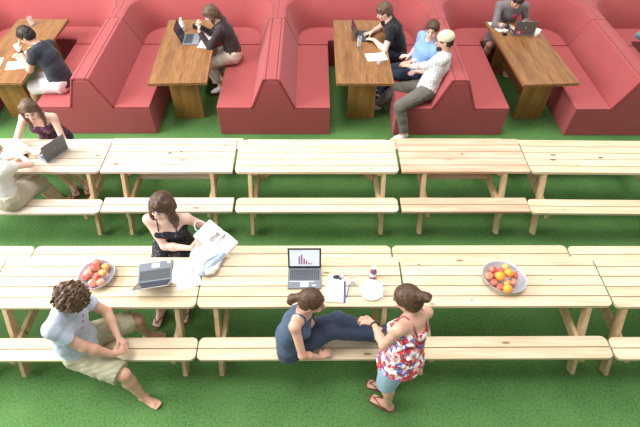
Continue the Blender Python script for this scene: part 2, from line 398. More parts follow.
def loft(a,b,side,ra,rb,k=.03,tg='',mode='add',flat=False):
    """tapered limb with an oval section; side = wide axis"""
    a=V(*a); b=V(*b); d=b-a; L2=d.dot(d); u=d/math.sqrt(L2); s_=unit(np.array(side)-u*np.dot(side,u)); f=np.cross(u,s_); r=max(*ra,*rb)
    ra=np.array(ra); rb=np.array(rb)
    def fn(p):
        q=p-a; t=np.clip(q@d/L2,0,1); rr=ra+(rb-ra)*t[...,None]; w=q-t[...,None]*d
        x=w@s_; y=w@f; z=w@u; m=rr.min(-1); rz=m
        n=np.sqrt((x/rr[...,0])**2+(y/rr[...,1])**2+(z/rz)**2); g=np.sqrt((x/rr[...,0]**2)**2+(y/rr[...,1]**2)**2+(z/rz**2)**2)+1e-9
        dd=n*(n-1)/g
        if flat: dd=np.maximum(dd,(p-b)@u)
        return dd
    return P(fn,np.minimum(a,b)-r,np.maximum(a,b)+r,k,mode,tg)
def inflate(p,dr,k=None):
    return P(lambda q,f=p.fn:f(q)-dr,p.lo-dr,p.hi+dr,p.k if k is None else k,p.mode,p.tag)
def plane(c,n):       # cut away everything on the side n points to
    c=V(*c); n=unit(n)
    return lambda p:(p-c)@n
def surface(prims,cell,cuts=(),noise_amp=0,noise_f=40,seed=0):
    adds=[p for p in prims if p.mode=='add']
    lo=np.min([p.lo for p in adds],0)-.02; hi=np.max([p.hi for p in adds],0)+.02
    n=np.ceil((hi-lo)/cell).astype(int)+1
    F=np.full(n,.06,np.float32); ax=[lo[i]+cell*np.arange(n[i]) for i in range(3)]
    for p in prims:
        m=p.k+.035
        i0=np.maximum(np.floor((p.lo-m-lo)/cell).astype(int),0); i1=np.minimum(np.ceil((p.hi+m-lo)/cell).astype(int)+1,n)
        if (i1<=i0).any(): continue
        sl=tuple(slice(a,b) for a,b in zip(i0,i1))
        G=np.stack(np.meshgrid(*[ax[i][i0[i]:i1[i]] for i in range(3)],indexing='ij'),-1)
        d=p.fn(G); c=F[sl]; k=p.k
        if p.mode=='add':
            h=np.clip(.5+.5*(c-d)/k,0,1); F[sl]=(c*(1-h)+d*h-k*h*(1-h))
        else:
            h=np.clip(.5-.5*(c+d)/k,0,1); F[sl]=(c*(1-h)-d*h+k*h*(1-h))
    if noise_amp or cuts:
        G=np.stack(np.meshgrid(*ax,indexing='ij'),-1)
        if noise_amp:
            rs=np.random.RandomState(seed); q=G*noise_f; o=np.zeros(n)
            for j in range(3):
                w=rs.randn(3,3); ph=rs.rand(3)*6.28
                s1=np.sin(q@w[0]+ph[0]); s2=np.sin(q@w[1]+ph[1]+1.7*s1); o+=np.sin(q@w[2]*1.3+ph[2]+1.5*s2)
            F=F+(noise_amp*o/3).astype(np.float32)
        for c in cuts: F=np.maximum(F,c(G))
    F[0]=F[-1]=.05; F[:,0]=F[:,-1]=.05; F[:,:,0]=F[:,:,-1]=.05
    S=F<0
    cnt=np.zeros(np.array(S.shape)-1,np.int8)
    for a in (0,1):
        for b in (0,1):
            for c in (0,1): cnt+=S[a:a+cnt.shape[0],b:b+cnt.shape[1],c:c+cnt.shape[2]]
    act=(cnt>0)&(cnt<8); idx=np.full(act.shape,-1,np.int64); I=np.argwhere(act); idx[act]=np.arange(len(I))
    acc=np.zeros((len(I),3)); num=np.zeros(len(I))
    co=[(a,b,c) for a in (0,1) for b in (0,1) for c in (0,1)]
    vals={c:F[I[:,0]+c[0],I[:,1]+c[1],I[:,2]+c[2]].astype(float) for c in co}
    for c in co:
        for x in range(3):
            if c[x]==0:
                e=list(c); e[x]=1; e=tuple(e); v0=vals[c]; v1=vals[e]; m=(v0<0)!=(v1<0); t=np.where(m,v0/np.where(m,v0-v1,1),0)
                pt=np.tile(np.array(c,float),(len(I),1)); pt[:,x]=t; acc[m]+=pt[m]; num[m]+=1
    Vv=lo+(I+acc/num[:,None])*cell
    faces=[]
    for x in range(3):
        y,z=(x+1)%3,(x+2)%3
        A=[slice(None)]*3; B=[slice(None)]*3; A[x]=slice(0,-1); B[x]=slice(1,None)
        E_=np.argwhere(S[tuple(A)]!=S[tuple(B)]); E_=E_[(E_[:,y]>0)&(E_[:,z]>0)]
        flip=S[tuple(A)][E_[:,0],E_[:,1],E_[:,2]]
        def g(dy,dz): q=E_.copy(); q[:,y]-=dy; q[:,z]-=dz; return idx[q[:,0],q[:,1],q[:,2]]
        Q=np.stack([g(1,1),g(0,1),g(0,0),g(1,0)],1); Q[~flip]=Q[~flip][:,::-1]; faces.append(Q)
    Q=np.concatenate(faces); return Vv,Q
def smesh(name,prims,mat,cell,parent=None,cuts=(),na=0,nf=40,seed=0,smooth_it=0,origin=None):
    Vv,Q=surface(prims,cell,cuts,na,nf,seed)
    if smooth_it:
        e=np.concatenate([Q[:,[0,1]],Q[:,[1,2]],Q[:,[2,3]],Q[:,[3,0]]])
        for _ in range(smooth_it):
            s_=np.zeros_like(Vv); c=np.zeros(len(Vv)); np.add.at(s_,e[:,0],Vv[e[:,1]]); np.add.at(c,e[:,0],1); np.add.at(s_,e[:,1],Vv[e[:,0]]); np.add.at(c,e[:,1],1)
            Vv=Vv*.5+.5*s_/c[:,None]
    o0=np.array(origin) if origin is not None else np.zeros(3)
    me=bpy.data.meshes.new(name); me.vertices.add(len(Vv)); me.vertices.foreach_set('co',(Vv-o0).ravel()); me.loops.add(Q.size); me.loops.foreach_set('vertex_index',Q.ravel().astype(np.int32))
    me.polygons.add(len(Q)); me.polygons.foreach_set('loop_start',np.arange(0,Q.size,4,dtype=np.int32)); me.polygons.foreach_set('loop_total',np.full(len(Q),4,np.int32))
    me.polygons.foreach_set('use_smooth',np.ones(len(Q),bool)); me.update(calc_edges=True); me.validate(); me.materials.append(mat)
    o=bpy.data.objects.new(name,me); C.objects.link(o)
    if parent is not None: o.parent=parent
    else: o.location=o0
    return o
def ik(a,t,l1,l2,pole):
    a=V(*a); t=V(*t); d=t-a; D=np.linalg.norm(d); u=d/D; D=min(D,(l1+l2)*.995); D=max(D,abs(l1-l2)*1.05)
    x=(l1*l1-l2*l2+D*D)/(2*D); h=math.sqrt(max(l1*l1-x*x,0)); p=V(*pole); p=unit(p-u*p.dot(u)); return a+u*x+p*h, a+u*D
def hand(W,d,n,right,s,curl=.5,spread=1.0,thumb=.5):
    """prims of a hand: palm, four fingers of unequal length, thumb from the side of the palm; n points out of the palm"""
    d=unit(d); n=V(*n); n=unit(n-d*n.dot(d)); t=np.cross(d,n) if right else np.cross(n,d); pr=[]
    pr.append(loft(W+d*.012*s,W+d*.078*s,t,(.026*s,.016*s),(.038*s,.013*s),.012,tg='hand'))
    for i,(o,L) in enumerate(((.031,.070),(.0105,.078),(-.0105,.073),(-.030,.057))):
        L*=s; b=W+d*(.088-.004*(i==0)-.01*(i==3))*s+t*o*s; dd=unit(d+t*(.10*(1.5-i)/1.5)*spread); p=b; r=.0088*s
        for j,fr in enumerate((.45,.30,.25)):
            a=curl*(.55,.95,.75)[j]; dd=unit(dd*math.cos(a)+unit(n-dd*n.dot(dd))*math.sin(a)); q=p+dd*L*fr; pr.append(cone(p,q,r,r*.9,.004 if j else .007,tg='hand')); p=q; r*=.9
    b=W+d*.024*s+t*.024*s; dd=unit(d*.65+t*.75+n*.25); q=b+dd*.038*s; pr.append(cone(b,q,.0135*s,.0105*s,.008,tg='hand'))
    dd2=unit(dd+d*thumb+n*thumb*.6); pr.append(cone(q,q+dd2*.032*s,.0105*s,.0085*s,.005,tg='hand'))
    return pr
def foot(A,d,s,up=(0,0,1),bare=True):
    d=unit(d); up=V(*up); up=unit(up-d*up.dot(d)); t=np.cross(d,up); pr=[]
    h=A-up*.045*s-d*.028*s; ball=A-up*.052*s+d*.115*s
    pr.append(cone(h,A,.034*s,.034*s,.02,tg='foot')); pr.append(loft(h,ball,t,(.032*s,.028*s),(.044*s,.020*s),.02,tg='foot')); pr.append(cone(A+d*.01*s,ball-d*.02*s+up*.01*s,.034*s,.02*s,.02,tg='foot'))
    if bare:
        for i in range(5):
            o=(-.032+.016*i)*s; L=(.045-.004*abs(i-1.2))*s; b=ball+t*o; pr.append(cone(b,b+d*L-up*.006*s,.0115*s,.0095*s,.005,tg='foot'))
    else: pr.append(loft(ball,ball+d*.035*s,t,(.042*s,.019*s),(.030*s,.015*s),.02,tg='foot'))
    return pr,h,ball,t,up
class Fig: pass
def figure(name,label,h,pel,U1,U2,F,look,hup,HL,HR,FL,FR,skinm,fem=False,cell=.007,build=1.0,bare=(True,True),shoulder=None,eyes=True):
    """h: height; pel: point between hip joints; U1/U2: directions of lower/upper spine; F: the way the chest faces.
    HL/HR: (wrist, elbow hint, finger dir, palm dir, curl); FL/FR: (ankle, knee hint, toe dir)"""
    g=Fig(); s=h/1.70; g.s=s; g.cell=cell
    pel=V(*pel); U1=unit(U1); U2=unit(U2); F=V(*F); F1=unit(F-U1*F.dot(U1)); F2=unit(F-U2*F.dot(U2)); R1=np.cross(F1,U1); R2=np.cross(F2,U2)
    bt=build; waist=pel+U1*.17*s; chest=waist+U2*.17*s; top=chest+U2*.115*s; g.pel,g.waist,g.chest,g.top=pel,waist,chest,top
    g.U1,g.U2,g.F1,g.F2,g.R1,g.R2=U1,U2,F1,F2,R1,R2
    b=[]; hw=.168 if fem else .160; ww=.125 if fem else .145; cw=.135 if fem else .155
    T='torso'
    b.append(loft(pel-U1*.02*s,pel+U1*.05*s,R1,(hw*s*bt,.115*s*bt),((hw-.01)*s*bt,.11*s*bt),.04,tg='hips'))
    b.append(loft(pel+U1*.05*s,waist,R1,((hw-.015)*s*bt,.108*s*bt),(ww*s*bt,.095*s*bt),.05,tg=T))
    b.append(loft(waist,chest,R2,(ww*s*bt,.095*s*bt),(cw*s*bt,.105*s*bt),.05,tg=T))
    b.append(loft(chest,top-U2*.02*s,R2,(cw*s*bt,.105*s*bt),(.10*s*bt,.065*s),.05,tg=T))
    shw=(.165 if fem else .188)*s
    if shoulder is None: shoulder=(V(0,0,0),V(0,0,0))
    SL=top-U2*.015*s-R2*shw+V(*shoulder[0]); SR=top-U2*.015*s+R2*shw+V(*shoulder[1]); g.SL,g.SR=SL,SR
    b.append(cone(top,SL,.052*s,.045*s,.05,tg=T)); b.append(cone(top,SR,.052*s,.045*s,.05,tg=T))
    if fem:
        for sg in (-1,1): b.append(ell(chest+F2*.085*s+R2*.068*s*sg-U2*.0*s,np.stack([R2,F2,U2]),(.056*s,.052*s,.058*s),.035,tg=T))
    # head
    L=unit(look); Uh=V(*hup); Uh=unit(Uh-L*Uh.dot(L)); Rh=np.cross(L,Uh); g.L,g.Uh,g.Rh=L,Uh,Rh
    nb=top+U2*.02*s; base=nb+unit(U2+Uh*.9+F2*.25)*.085*s; hc=base+Uh*.085*s+L*.015*s; g.hc=hc; g.nb=nb; g.base=base
    Rm=np.stack([Rh,L,Uh])
    b.append(cone(nb-U2*.03*s,base+Uh*.01*s,.058*s if not fem else .05*s,.052*s if not fem else .045*s,.03,tg='neck'))
    b.append(ell(hc+Uh*.022*s-L*.008*s,Rm,(.074*s,.093*s,.088*s),.02,tg='head'))
    b.append(ell(hc-Uh*.045*s+L*.030*s,Rm,(.056*s,.056*s,.068*s),.03,tg='head'))
    b.append(ell(hc-Uh*.092*s+L*.068*s,Rm,(.022*s,.018*s,.016*s),.02,tg='head'))      # chin
    b.append(ell(hc+Uh*.018*s+L*.078*s,Rm,(.045*s,.012*s,.010*s),.012,tg='head'))     # brow
    for sg in (-1,1):
        b.append(ell(hc+L*.093*s+Rh*.031*s*sg+Uh*.0*s,Rm,(.019*s,.014*s,.012*s),.010,'sub',tg='head'))
        b.append(ell(hc+L*.074*s+Rh*.040*s*sg-Uh*.03*s,Rm,(.02*s,.014*s,.018*s),.015,tg='head'))
        b.append(ell(hc-L*.005*s+Rh*.077*s*sg-Uh*.010*s,Rm,(.010*s,.019*s,.030*s),.006,tg='head'))
    b.append(cone(hc+L*.086*s+Uh*.008*s,hc+L*.107*s-Uh*.030*s,.009*s,.014*s,.010,tg='head'))
    b.append(ell(hc+L*.092*s-Uh*.060*s,Rm,(.024*s,.010*s,.011*s),.006,tg='head'))
    # arms
    la=.285*s; lf=.245*s; g.arm={}
    for nm,S0,H in (('L',SL,HL),('R',SR,HR)):
        el,w=ik(S0,H[0],la,lf,H[1]); g.arm[nm]=(S0,el,w); k=1.0 if not fem else .86; k*=bt**.5
        b.append(cone(S0,el,.050*s*k,.040*s*k,.03,tg='arm')); b.append(cone(el,el+(w-el)*.35,.040*s*k,.041*s*k,.02,tg='arm')); b.append(cone(el+(w-el)*.35,w,.041*s*k,.026*s*k,.02,tg='arm'))
        b+=hand(w,H[2],H[3],nm=='R',s*.97,H[4] if len(H)>4 else .5)
    # legs
    lt=.42*s; ls=.41*s; g.leg={}; g.foot={}
    for nm,sg,Ft,br in (('L',-1,FL,bare[0]),('R',1,FR,bare[1])):
        hj=pel+R1*sg*.088*s; kn,an=ik(hj,Ft[0],lt,ls,Ft[1]); g.leg[nm]=(hj,kn,an); q=bt**.5
        b.append(cone(hj,hj+(kn-hj)*.5,.088*s*q,.074*s*q,.04,tg='thigh')); b.append(cone(hj+(kn-hj)*.5,kn,.074*s*q,.053*s*q,.03,tg='thigh'))
        back=unit(np.cross(np.cross(kn-hj,an-kn),an-kn)) if np.linalg.norm(np.cross(kn-hj,an-kn))>1e-4 else F1
        if np.dot(back,hj-kn)<0: back=-back
        mid=kn+(an-kn)*.30+back*.012*s
        b.append(cone(kn,mid,.052*s*q,.054*s*q,.02,tg='shank')); b.append(cone(mid,an,.052*s*q,.034*s*q,.03,tg='shank'))
        pr,hh,ball,tt,up=foot(an,Ft[2],s*.97,Ft[3] if len(Ft)>3 else (0,0,1),br); b+=pr; g.foot[nm]=(an,hh,ball,tt,up,unit(Ft[2]))
    g.prims=b; o=smesh(name,b,skinm,cell,origin=(pel[0],pel[1],0)); g.obj=tag(o,label,'person'); g.origin=(pel[0],pel[1],0)
    if eyes:
        for sg in (-1,1):
            m=MB(); c=hc+L*.081*s+Rh*.031*s*sg-Uh*.001*s; ms=Matrix(((Rh[0],Uh[0],L[0]),(Rh[1],Uh[1],L[1]),(Rh[2],Uh[2],L[2]))).to_4x4()
            prof=[(0,-.012),(.008,-.009),(.012,0),(.0098,.007)]; m.lathe([(r*s,z*s) for r,z in prof],n=16); f0=len(m.f); m.mi=1; m.lathe([(.0098*s,.007*s),(.006*s,.0103*s),(0,.0115*s)],n=16)
            e=m.build('eye',[M['eye_white'],M['iris']],o,smooth=True); e.matrix_local=Matrix.Translation(Vector(c-V(*g.origin)))@ms
        br=MB()
        for sg in (-1,1): br.tube([hc+L*.083*s+Rh*.050*s*sg+Uh*.018*s-V(*g.origin),hc+L*.0915*s+Rh*.032*s*sg+Uh*.025*s-V(*g.origin),hc+L*.093*s+Rh*.014*s*sg+Uh*.019*s-V(*g.origin)],[.003*s,.0045*s,.003*s],8)
        g.brow=br.build('eyebrows',M['brow'],o,smooth=True)
        lp=smesh('lips',[ell(hc+L*.0985*s-Uh*.0585*s,Rm,(.021*s,.0055*s,.0038*s),.003),ell(hc+L*.0985*s-Uh*.066*s,Rm,(.018*s,.0055*s,.004*s),.003)],M['lip'],.0022,o,origin=g.origin)
    return g
def clip(p,c,n):
    f=plane(c,n); return P(lambda q,g0=p.fn:np.maximum(g0(q),f(q)),p.lo,p.hi,p.k,p.mode,p.tag)
def sel(g,*tags): return [p for p in g.prims if p.tag in tags]
def cloth(g,name,prims,mat,cuts=(),na=.0035,nf=26,seed=1,cell=None,smooth_it=1,label=None):
    o=smesh(name,prims,mat,cell or g.cell,g.obj,cuts,na,nf,seed,smooth_it,g.origin)
    if label: o['label']=label
    return o
def shirt(g,mat,name='t_shirt',sleeve=.45,loose=.012,hem=None,na=.004,strap=False,neck=.07,label=None,long=False,seed=1,hips=True,vest=False):
    s=g.s; pr=[inflate(p,loose,.05) for p in sel(g,'torso')]
    if vest: pr=[inflate(p,loose if i<3 else loose*.5,.05) for i,p in enumerate(sel(g,'torso')) if i<4 or i>5]
    if hips: pr+=[inflate(p,loose*1.2,.05) for p in sel(g,'hips')]
    for nm in 'LR':
        S0,el,w=g.arm[nm]
        if long:
            pr.append(cone(S0,el,.058*s,.050*s,.03)); pr.append(cone(el,el+(w-el)*(.93 if long==True else long),.049*s,.036*s,.02,flat=True))
        elif sleeve: pr.append(cone(S0,S0+(el-S0)*sleeve,.062*s,.060*s,.035,flat=True))
    c=g.nb+g.U2*.035*s+g.F2*.02*s
    pr.append(ell(c,np.stack([g.R2,g.F2,g.U2]),(neck*s,neck*s,.05*s),.006,'sub'))
    g.shirt=(pr,na,seed)
    cuts=[plane(g.pel+g.U1*(hem if hem is not None else -.06)*s,-g.U1)]
    return cloth(g,name,pr,mat,cuts,na,26,seed,label=label)
def decal(g,region,mat,name='print',lift=.004):
    pr,na,seed=g.shirt
    return smesh(name,[inflate(p,lift) if p.mode=='add' else p for p in pr],mat,.004,g.obj,[region],na,26,seed,0,g.origin)
def bottoms(g,mat,name='trousers',length=1.0,loose=.012,top=.10,na=.004,label=None,seed=2,flare=0,hip=True):
    """length: 0..1 thigh, 1..2 shin"""
    s=g.s; wc=g.pel+g.U1*top*s; pr=[clip(inflate(p,loose*.8,.04),wc,g.U1) for p in sel(g,'hips')]+[clip(inflate(p,loose*.5,.04),wc,g.U1) for p in sel(g,'torso')[:1]]
    for nm in 'LR':
        hj,kn,an=g.leg[nm]; a=min(length,1.0)
        pr.append(cone(hj,hj+(kn-hj)*a,.092*s+loose,(.092-(.034)*a)*s+loose+flare,.035,flat=length<=1))
        if length>1: pr.append(cone(kn,kn+(an-kn)*(length-1),.060*s+loose*.8,.060*s-(length-1)*.012*s+loose*.7+flare,.03,flat=True))
    return cloth(g,name,pr,mat,[],na,26,seed,label=label)
def shoes(g,mat,name='shoe',sole=None,only='LR',label=None):
    for nm in only:
        an,hh,ball,tt,up,d=g.foot[nm]; s=g.s
        pr=[loft(hh-up*.004,ball,tt,(.038*s,.038*s),(.050*s,.028*s),.02),loft(ball,ball+d*.055*s,tt,(.048*s,.026*s),(.034*s,.020*s),.02),cone(an-up*.01*s,ball-d*.03*s,.044*s,.028*s,.03)]
        o=cloth(g,name,pr,mat,[],0,cell=.006,label=label)
def sandals(g,mat,name='flip_flop',only='LR'):
    for nm in only:
        an,hh,ball,tt,up,d=g.foot[nm]; s=g.s; o0=V(*g.origin); m=MB()
        a=hh-up*.036*s; b=ball+d*.055*s-up*.02*s; pts=[]
        n=20
        for i in range(n):
            th=2*PI*i/n; x=math.cos(th); y=math.sin(th); c=(hh+ball+d*.02*s)/2; c=c-up*np.dot(c-a,up)
            pts.append(c+d*x*.135*s+tt*y*(.047+.006*x)*s-o0)
        vs=[p-up*.012 for p in pts]+[p+up*.002 for p in pts]
        m.add(vs,[list(range(n))[::-1],list(range(n,2*n))]+[(i,(i+1)%n,n+(i+1)%n,n+i) for i in range(n)])
        top=ball+d*.03*s+up*.016*s-o0
        for sg in (-1,1): m.tube([top,ball+up*.026*s+tt*.022*s*sg-d*.02*s-o0,hh+d*.07*s+tt*.045*s*sg-up*.01*s-o0,hh+d*.05*s+tt*.045*s*sg-up*.03*s-o0],.0055*s,8)
        m.build(name,mat,g.obj)
def hair_short(g,mat,vol=.014,na=.005,nf=60,seed=3,back=.0,name='hair',fringe=0,label=None):
    s=g.s; Rm=np.stack([g.Rh,g.L,g.Uh]); hc=g.hc
    pr=[ell(hc+g.Uh*.030*s-g.L*.014*s,Rm,((.076+vol)*s,(.092+vol)*s,(.086+vol)*s),.02),ell(hc-g.Uh*.02*s-g.L*.05*s,Rm,(.066*s+vol*s,.05*s+vol*s*.6,.06*s),.03)]
    if fringe: pr.append(ell(hc+g.Uh*.065*s+g.L*.065*s,Rm,(.055*s,.03*s,.03*s),.02))
    pr.append(ell(hc+g.L*.105*s-g.Uh*(.035+.012*(not fringe))*s,Rm,(.078*s,.088*s,.082*s),.012,'sub'))
    for sg in (-1,1): pr.append(ell(hc+g.L*.03*s+g.Rh*.085*s*sg-g.Uh*.045*s,Rm,(.03*s,.05*s,.05*s),.01,'sub'))
    o=smesh(name,pr,mat,min(g.cell,.006),g.obj,(),na,nf,seed,0,g.origin)
    if label: o['label']=label
    return o
def hair_long(g,mat,strands,vol=.014,na=.004,nf=45,seed=3,fringe=True,face=.082):
    """strands: list of lists of (right, forward, up, radius) in head units from the head centre"""
    s=g.s; Rm=np.stack([g.Rh,g.L,g.Uh]); hc=g.hc
    pr=[ell(hc+g.Uh*.030*s-g.L*.014*s,Rm,((.076+vol)*s,(.092+vol)*s,(.086+vol)*s),.02),ell(hc-g.Uh*.02*s-g.L*.045*s,Rm,(.072*s+vol*s,.055*s+vol*s,.07*s),.03)]
    if fringe: pr.append(ell(hc+g.Uh*.060*s+g.L*.068*s,Rm,(.055*s,.03*s,.034*s),.02))
    pr.append(ell(hc+g.L*.115*s-g.Uh*.040*s,Rm,(.058*s,.085*s,face*s),.012,'sub'))
    for st in strands:
        pts=[hc+g.Rh*a*s+g.L*b_*s+g.Uh*c*s for a,b_,c,r in st]
        for i in range(len(st)-1): pr.append(cone(pts[i],pts[i+1],st[i][3]*s,st[i+1][3]*s,.015))
    return smesh('hair',pr,mat,min(g.cell,.006),g.obj,(),na,nf,seed,0,g.origin)
def wristband(g,nm,mat,name='watch',r=.031,w=.012,off=.02,frac=.93):
    S0,el,wr=g.arm[nm]; c=el+(wr-el)*frac-V(*g.origin); u=unit(wr-el); o=MB(); a=np.cross(u,V(.3,.2,1)); a=unit(a); b=np.cross(u,a); pts=[c+(a*math.cos(t)+b*math.sin(t))*r*g.s for t in np.linspace(0,2*PI,17)]
    o.tube(pts,w/2,6); return o.build(name,mat,g.obj,smooth=True)

M['eye_white']=plain('eye_white',(.75,.73,.70),.2,.02); M['iris']=plain('dark_iris',(.05,.03,.02),.15,.05); M['brow']=plain('brown_eyebrow',(.10,.055,.03),.8,.1)
M['lip']=plain('lip',(.55,.20,.17),.45,.05)
M['skin']=skin('light_skin',(.80,.50,.38)); M['skin2']=skin('tanned_skin',(.70,.42,.30)); M['skin3']=skin('pale_skin',(.84,.58,.47))
M['hair_brown']=hairmat('brown_hair',(.045,.022,.013),(.14,.07,.038)); M['hair_curly']=hairmat('curly_brown_hair',(.05,.026,.014),(.20,.11,.06),(50,50,50))
M['hair_dark']=hairmat('dark_hair',(.012,.009,.008),(.045,.03,.022)); M['hair_red']=hairmat('auburn_hair',(.08,.03,.018),(.20,.09,.05)); M['hair_mid']=hairmat('mid_brown_hair',(.07,.038,.02),(.20,.12,.07))
# ------------------------------------------------------------------ the people
DN=(0,0,-1)
M['print_soft']=plain('soft_brown_print',(.42,.36,.38),.8); M['print_red']=plain('soft_red_print',(.50,.16,.18),.8)
M['shirt_grey_blue']=fabric('pale_blue_grey_jersey',(.50,.56,.66)); M['khaki']=fabric('khaki_cotton',(.42,.40,.26)); M['navy']=fabric('navy_blue_jersey',(.060,.10,.165))
M['jeans']=fabric('dark_denim',(.035,.050,.085)); M['denim']=fabric('light_denim',(.34,.50,.64)); M['white_cloth']=fabric('white_jersey',(.80,.79,.77))
M['floral']=floral('red_white_blue_floral_cotton'); M['dotted']=dots('black_dotted_cotton',(.018,.018,.026),(.65,.65,.68),42,.17)
M['dark_shirt']=fabric('charcoal_navy_jersey',(.035,.042,.058)); M['cream_trousers']=fabric('cream_cotton',(.62,.56,.46)); M['dark_brown']=fabric('dark_brown_jersey',(.045,.028,.032))
M['black']=fabric('black_jersey',(.012,.012,.015)); M['light_blue']=fabric('light_blue_cotton',(.25,.42,.78)); M['check']=stripes('white_check_cotton',(.74,.74,.72),(.40,.44,.46),9)
M['grey_trousers']=fabric('taupe_grey_cotton',(.15,.14,.115)); M['grey_top']=fabric('grey_jersey',(.20,.185,.20)); M['cap']=dots('cream_crochet',(.72,.66,.45),(.45,.38,.22),60,.12)
M['beige_skirt']=fabric('beige_linen',(.52,.47,.36)); M['purple_top']=dots('purple_patterned_cotton',(.09,.025,.06),(.50,.36,.45),38,.25); M['teal']=fabric('teal_jersey',(.12,.24,.25))
M['leather_sandal']=plain('brown_sandal_leather',(.20,.08,.045),.6,.15); M['shoe_white']=plain('white_canvas',(.78,.77,.75),.7,.04); M['shoe_dark']=plain('dark_shoe_leather',(.03,.035,.05),.5,.1)
M['belt']=plain('red_brown_belt',(.22,.05,.03),.5,.1); M['strap']=plain('dark_red_strap',(.38,.08,.12),.7,.1); M['beard']=hairmat('black_beard',(.01,.008,.007),(.03,.022,.018),(50,50,50))

def strap(g,pts,mat,r=.005,name='strap'):
    m=MB(); m.tube([V(*p)-V(*g.origin) for p in pts],r,6); return m.build(name,mat,g.obj,smooth=True)
def top_straps(g,mat,r=.005):
    s=g.s
    for sg in (-1,1):
        f=g.chest+g.F2*.118*s+g.R2*.075*s*sg+g.U2*.035*s; t=g.top+g.R2*.088*s*sg+g.U2*.048*s; t2=g.top+g.R2*.085*s*sg+g.F2*.035*s+g.U2*.042*s; b=g.chest-g.F2*.105*s+g.R2*.06*s*sg+g.U2*.045*s; b2=g.top-g.F2*.045*s+g.R2*.075*s*sg+g.U2*.02*s
        strap(g,[f,t2,t,b2,b],mat,r)

# curly-haired man straddling the near bench
g=figure('person','man with curly brown hair in a pale blue-grey t-shirt straddling the nearest bench barefoot',1.66,(-1.93,1.72,.575),(-.12,.04,1),(.06,.28,.96),(1,-.10,0),(.72,-.12,-.62),(.35,.1,.9),
  ((-1.615,1.755,.67),(-.1,1,-.4),(.75,-.55,-.35),(-.1,-.6,-.8),.8),((-1.625,1.615,.645),(-.3,-1,-.3),(.8,.55,-.1),(-.1,.5,-.8),.8),
  ((-1.60,2.07,.085),(1,.4,1),(1,.0,0)),((-1.50,1.475,.085),(.8,-.2,1),(.90,-.42,0)),M['skin2'],cell=.006,build=1.02)
o=shirt(g,M['shirt_grey_blue'],sleeve=.55,loose=.016,na=.006)
def ball(c,r): c=V(*c); return lambda p:np.linalg.norm(p-c,axis=-1)-r
def ringr(c,r,w): c=V(*c); return lambda p:np.abs(np.linalg.norm(p-c,axis=-1)-r)-w
decal(g,ringr(g.top-g.R2*-.10*g.s-g.F2*.075*g.s-g.U2*.03,.028,.004),M['print_soft'])
decal(g,lambda p,cs=[ball(g.chest+g.F2*.125*g.s+g.R2*a*g.s+g.U2*b*g.s,.013) for a,b in ((.05,.06),(.0,.02),(-.04,.05),(.03,-.02))]:np.minimum.reduce([c(p) for c in cs]),M['print_red'])
bottoms(g,M['khaki'],'shorts',.93,.02,.07,.007,flare=.018)
hair_short(g,M['hair_curly'],.036,.022,75,5)

# woman with the navy vest top, legs up on the bench
g=figure('person','woman in a navy vest top and jeans sitting with her legs along the nearest bench',1.62,(-.185,1.74,.565),(-.14,.04,1),(.44,.22,.90),(.92,-.36,0),(.95,-.22,-.18),(.12,.05,1),
  ((-.0,1.90,.56),(-.2,1,-.6),(.7,.1,-.3),(0,-.2,-1),.5),((.045,1.60,.60),(-.1,-1,-.9),(.75,.6,-.2),(0,.2,-1),.45),
  ((.525,1.86,.55),(-.1,.1,1),(.62,-.05,.75),(-.7,0,.6)),((.505,1.80,.57),(-.1,.28,1),(.62,-.1,.75),(-.7,0,.6)),M['skin2'],fem=True,cell=.006,bare=(False,False),build=.91)
shirt(g,M['white_cloth'],'undershirt',0,.006,-.085,.001,neck=.10,vest=True)
shirt(g,M['navy'],'vest_top',0,.013,-.07,.004,neck=.115,vest=True)
top_straps(g,M['navy'],.011)
bottoms(g,M['jeans'],'jeans',1.95,.008,.05,.004); shoes(g,M['shoe_dark'])
hair_long(g,M['hair_brown'],[[(0,-.06,.03,.045),(0,-.115,.0,.032),(0,-.155,-.045,.036),(0,-.165,-.10,.026),(0,-.155,-.14,.010)]],.010,.003,50,4,False,.085)

# standing woman
g=figure('person','standing woman in a floral strappy top and denim shorts reaching out over the bench',1.63,(.650,1.455,.875),(.06,.16,1),(.13,.34,.93),(-.62,.78,0),(-.80,.42,-.48),(-.42,.30,.85),
  ((.455,1.70,.985),(-.1,-1,-.7),(-.85,.25,.15),(0,-.2,-1),.9),((.60,1.60,1.02),(.6,.8,-.5),(-.25,-.9,.1),(-.5,-.1,-.5),.6),
  ((.640,1.40,.085),(-.6,.5,0),(-.86,.48,0)),((.63,1.565,.085),(-.6,.5,0),(-.95,.25,0)),M['skin2'],fem=True,cell=.006,build=.93)
s=g.s; pr=[inflate(p,.010,.05) for p in sel(g,'torso')[:3]]+[inflate(sel(g,'hips')[0],.02,.05)]+[inflate(p,.008,.03) for p in sel(g,'torso')[-2:]]
pr+=[loft(g.waist+g.U1*.02,g.pel-g.U1*.0*s,g.R1,(.15*s,.12*s),(.205*s,.170*s),.04,flat=True)]
cloth(g,'floral_top',pr,M['floral'],[plane(g.chest+g.U2*.055*s,g.U2),plane(g.pel-g.U1*.0*s,-g.U1)],.010,32,8); top_straps(g,M['strap'],.007)
bottoms(g,M['denim'],'shorts',.99,.018,.06,.003,flare=.008)
m=MB()
sandals(g,M['leather_sandal']); wristband(g,'L',M['dark'],'watch',.031,.014)
hair_long(g,M['hair_brown'],[[(0,-.07,.05,.04),(0,-.12,.045,.036),(.01,-.15,.035,.034)],[(0,-.15,.035,.03),(.035,-.165,.02,.016)],[(0,-.15,.035,.03),(-.02,-.18,.045,.014)]],.012,.003,55,4,False,.085)

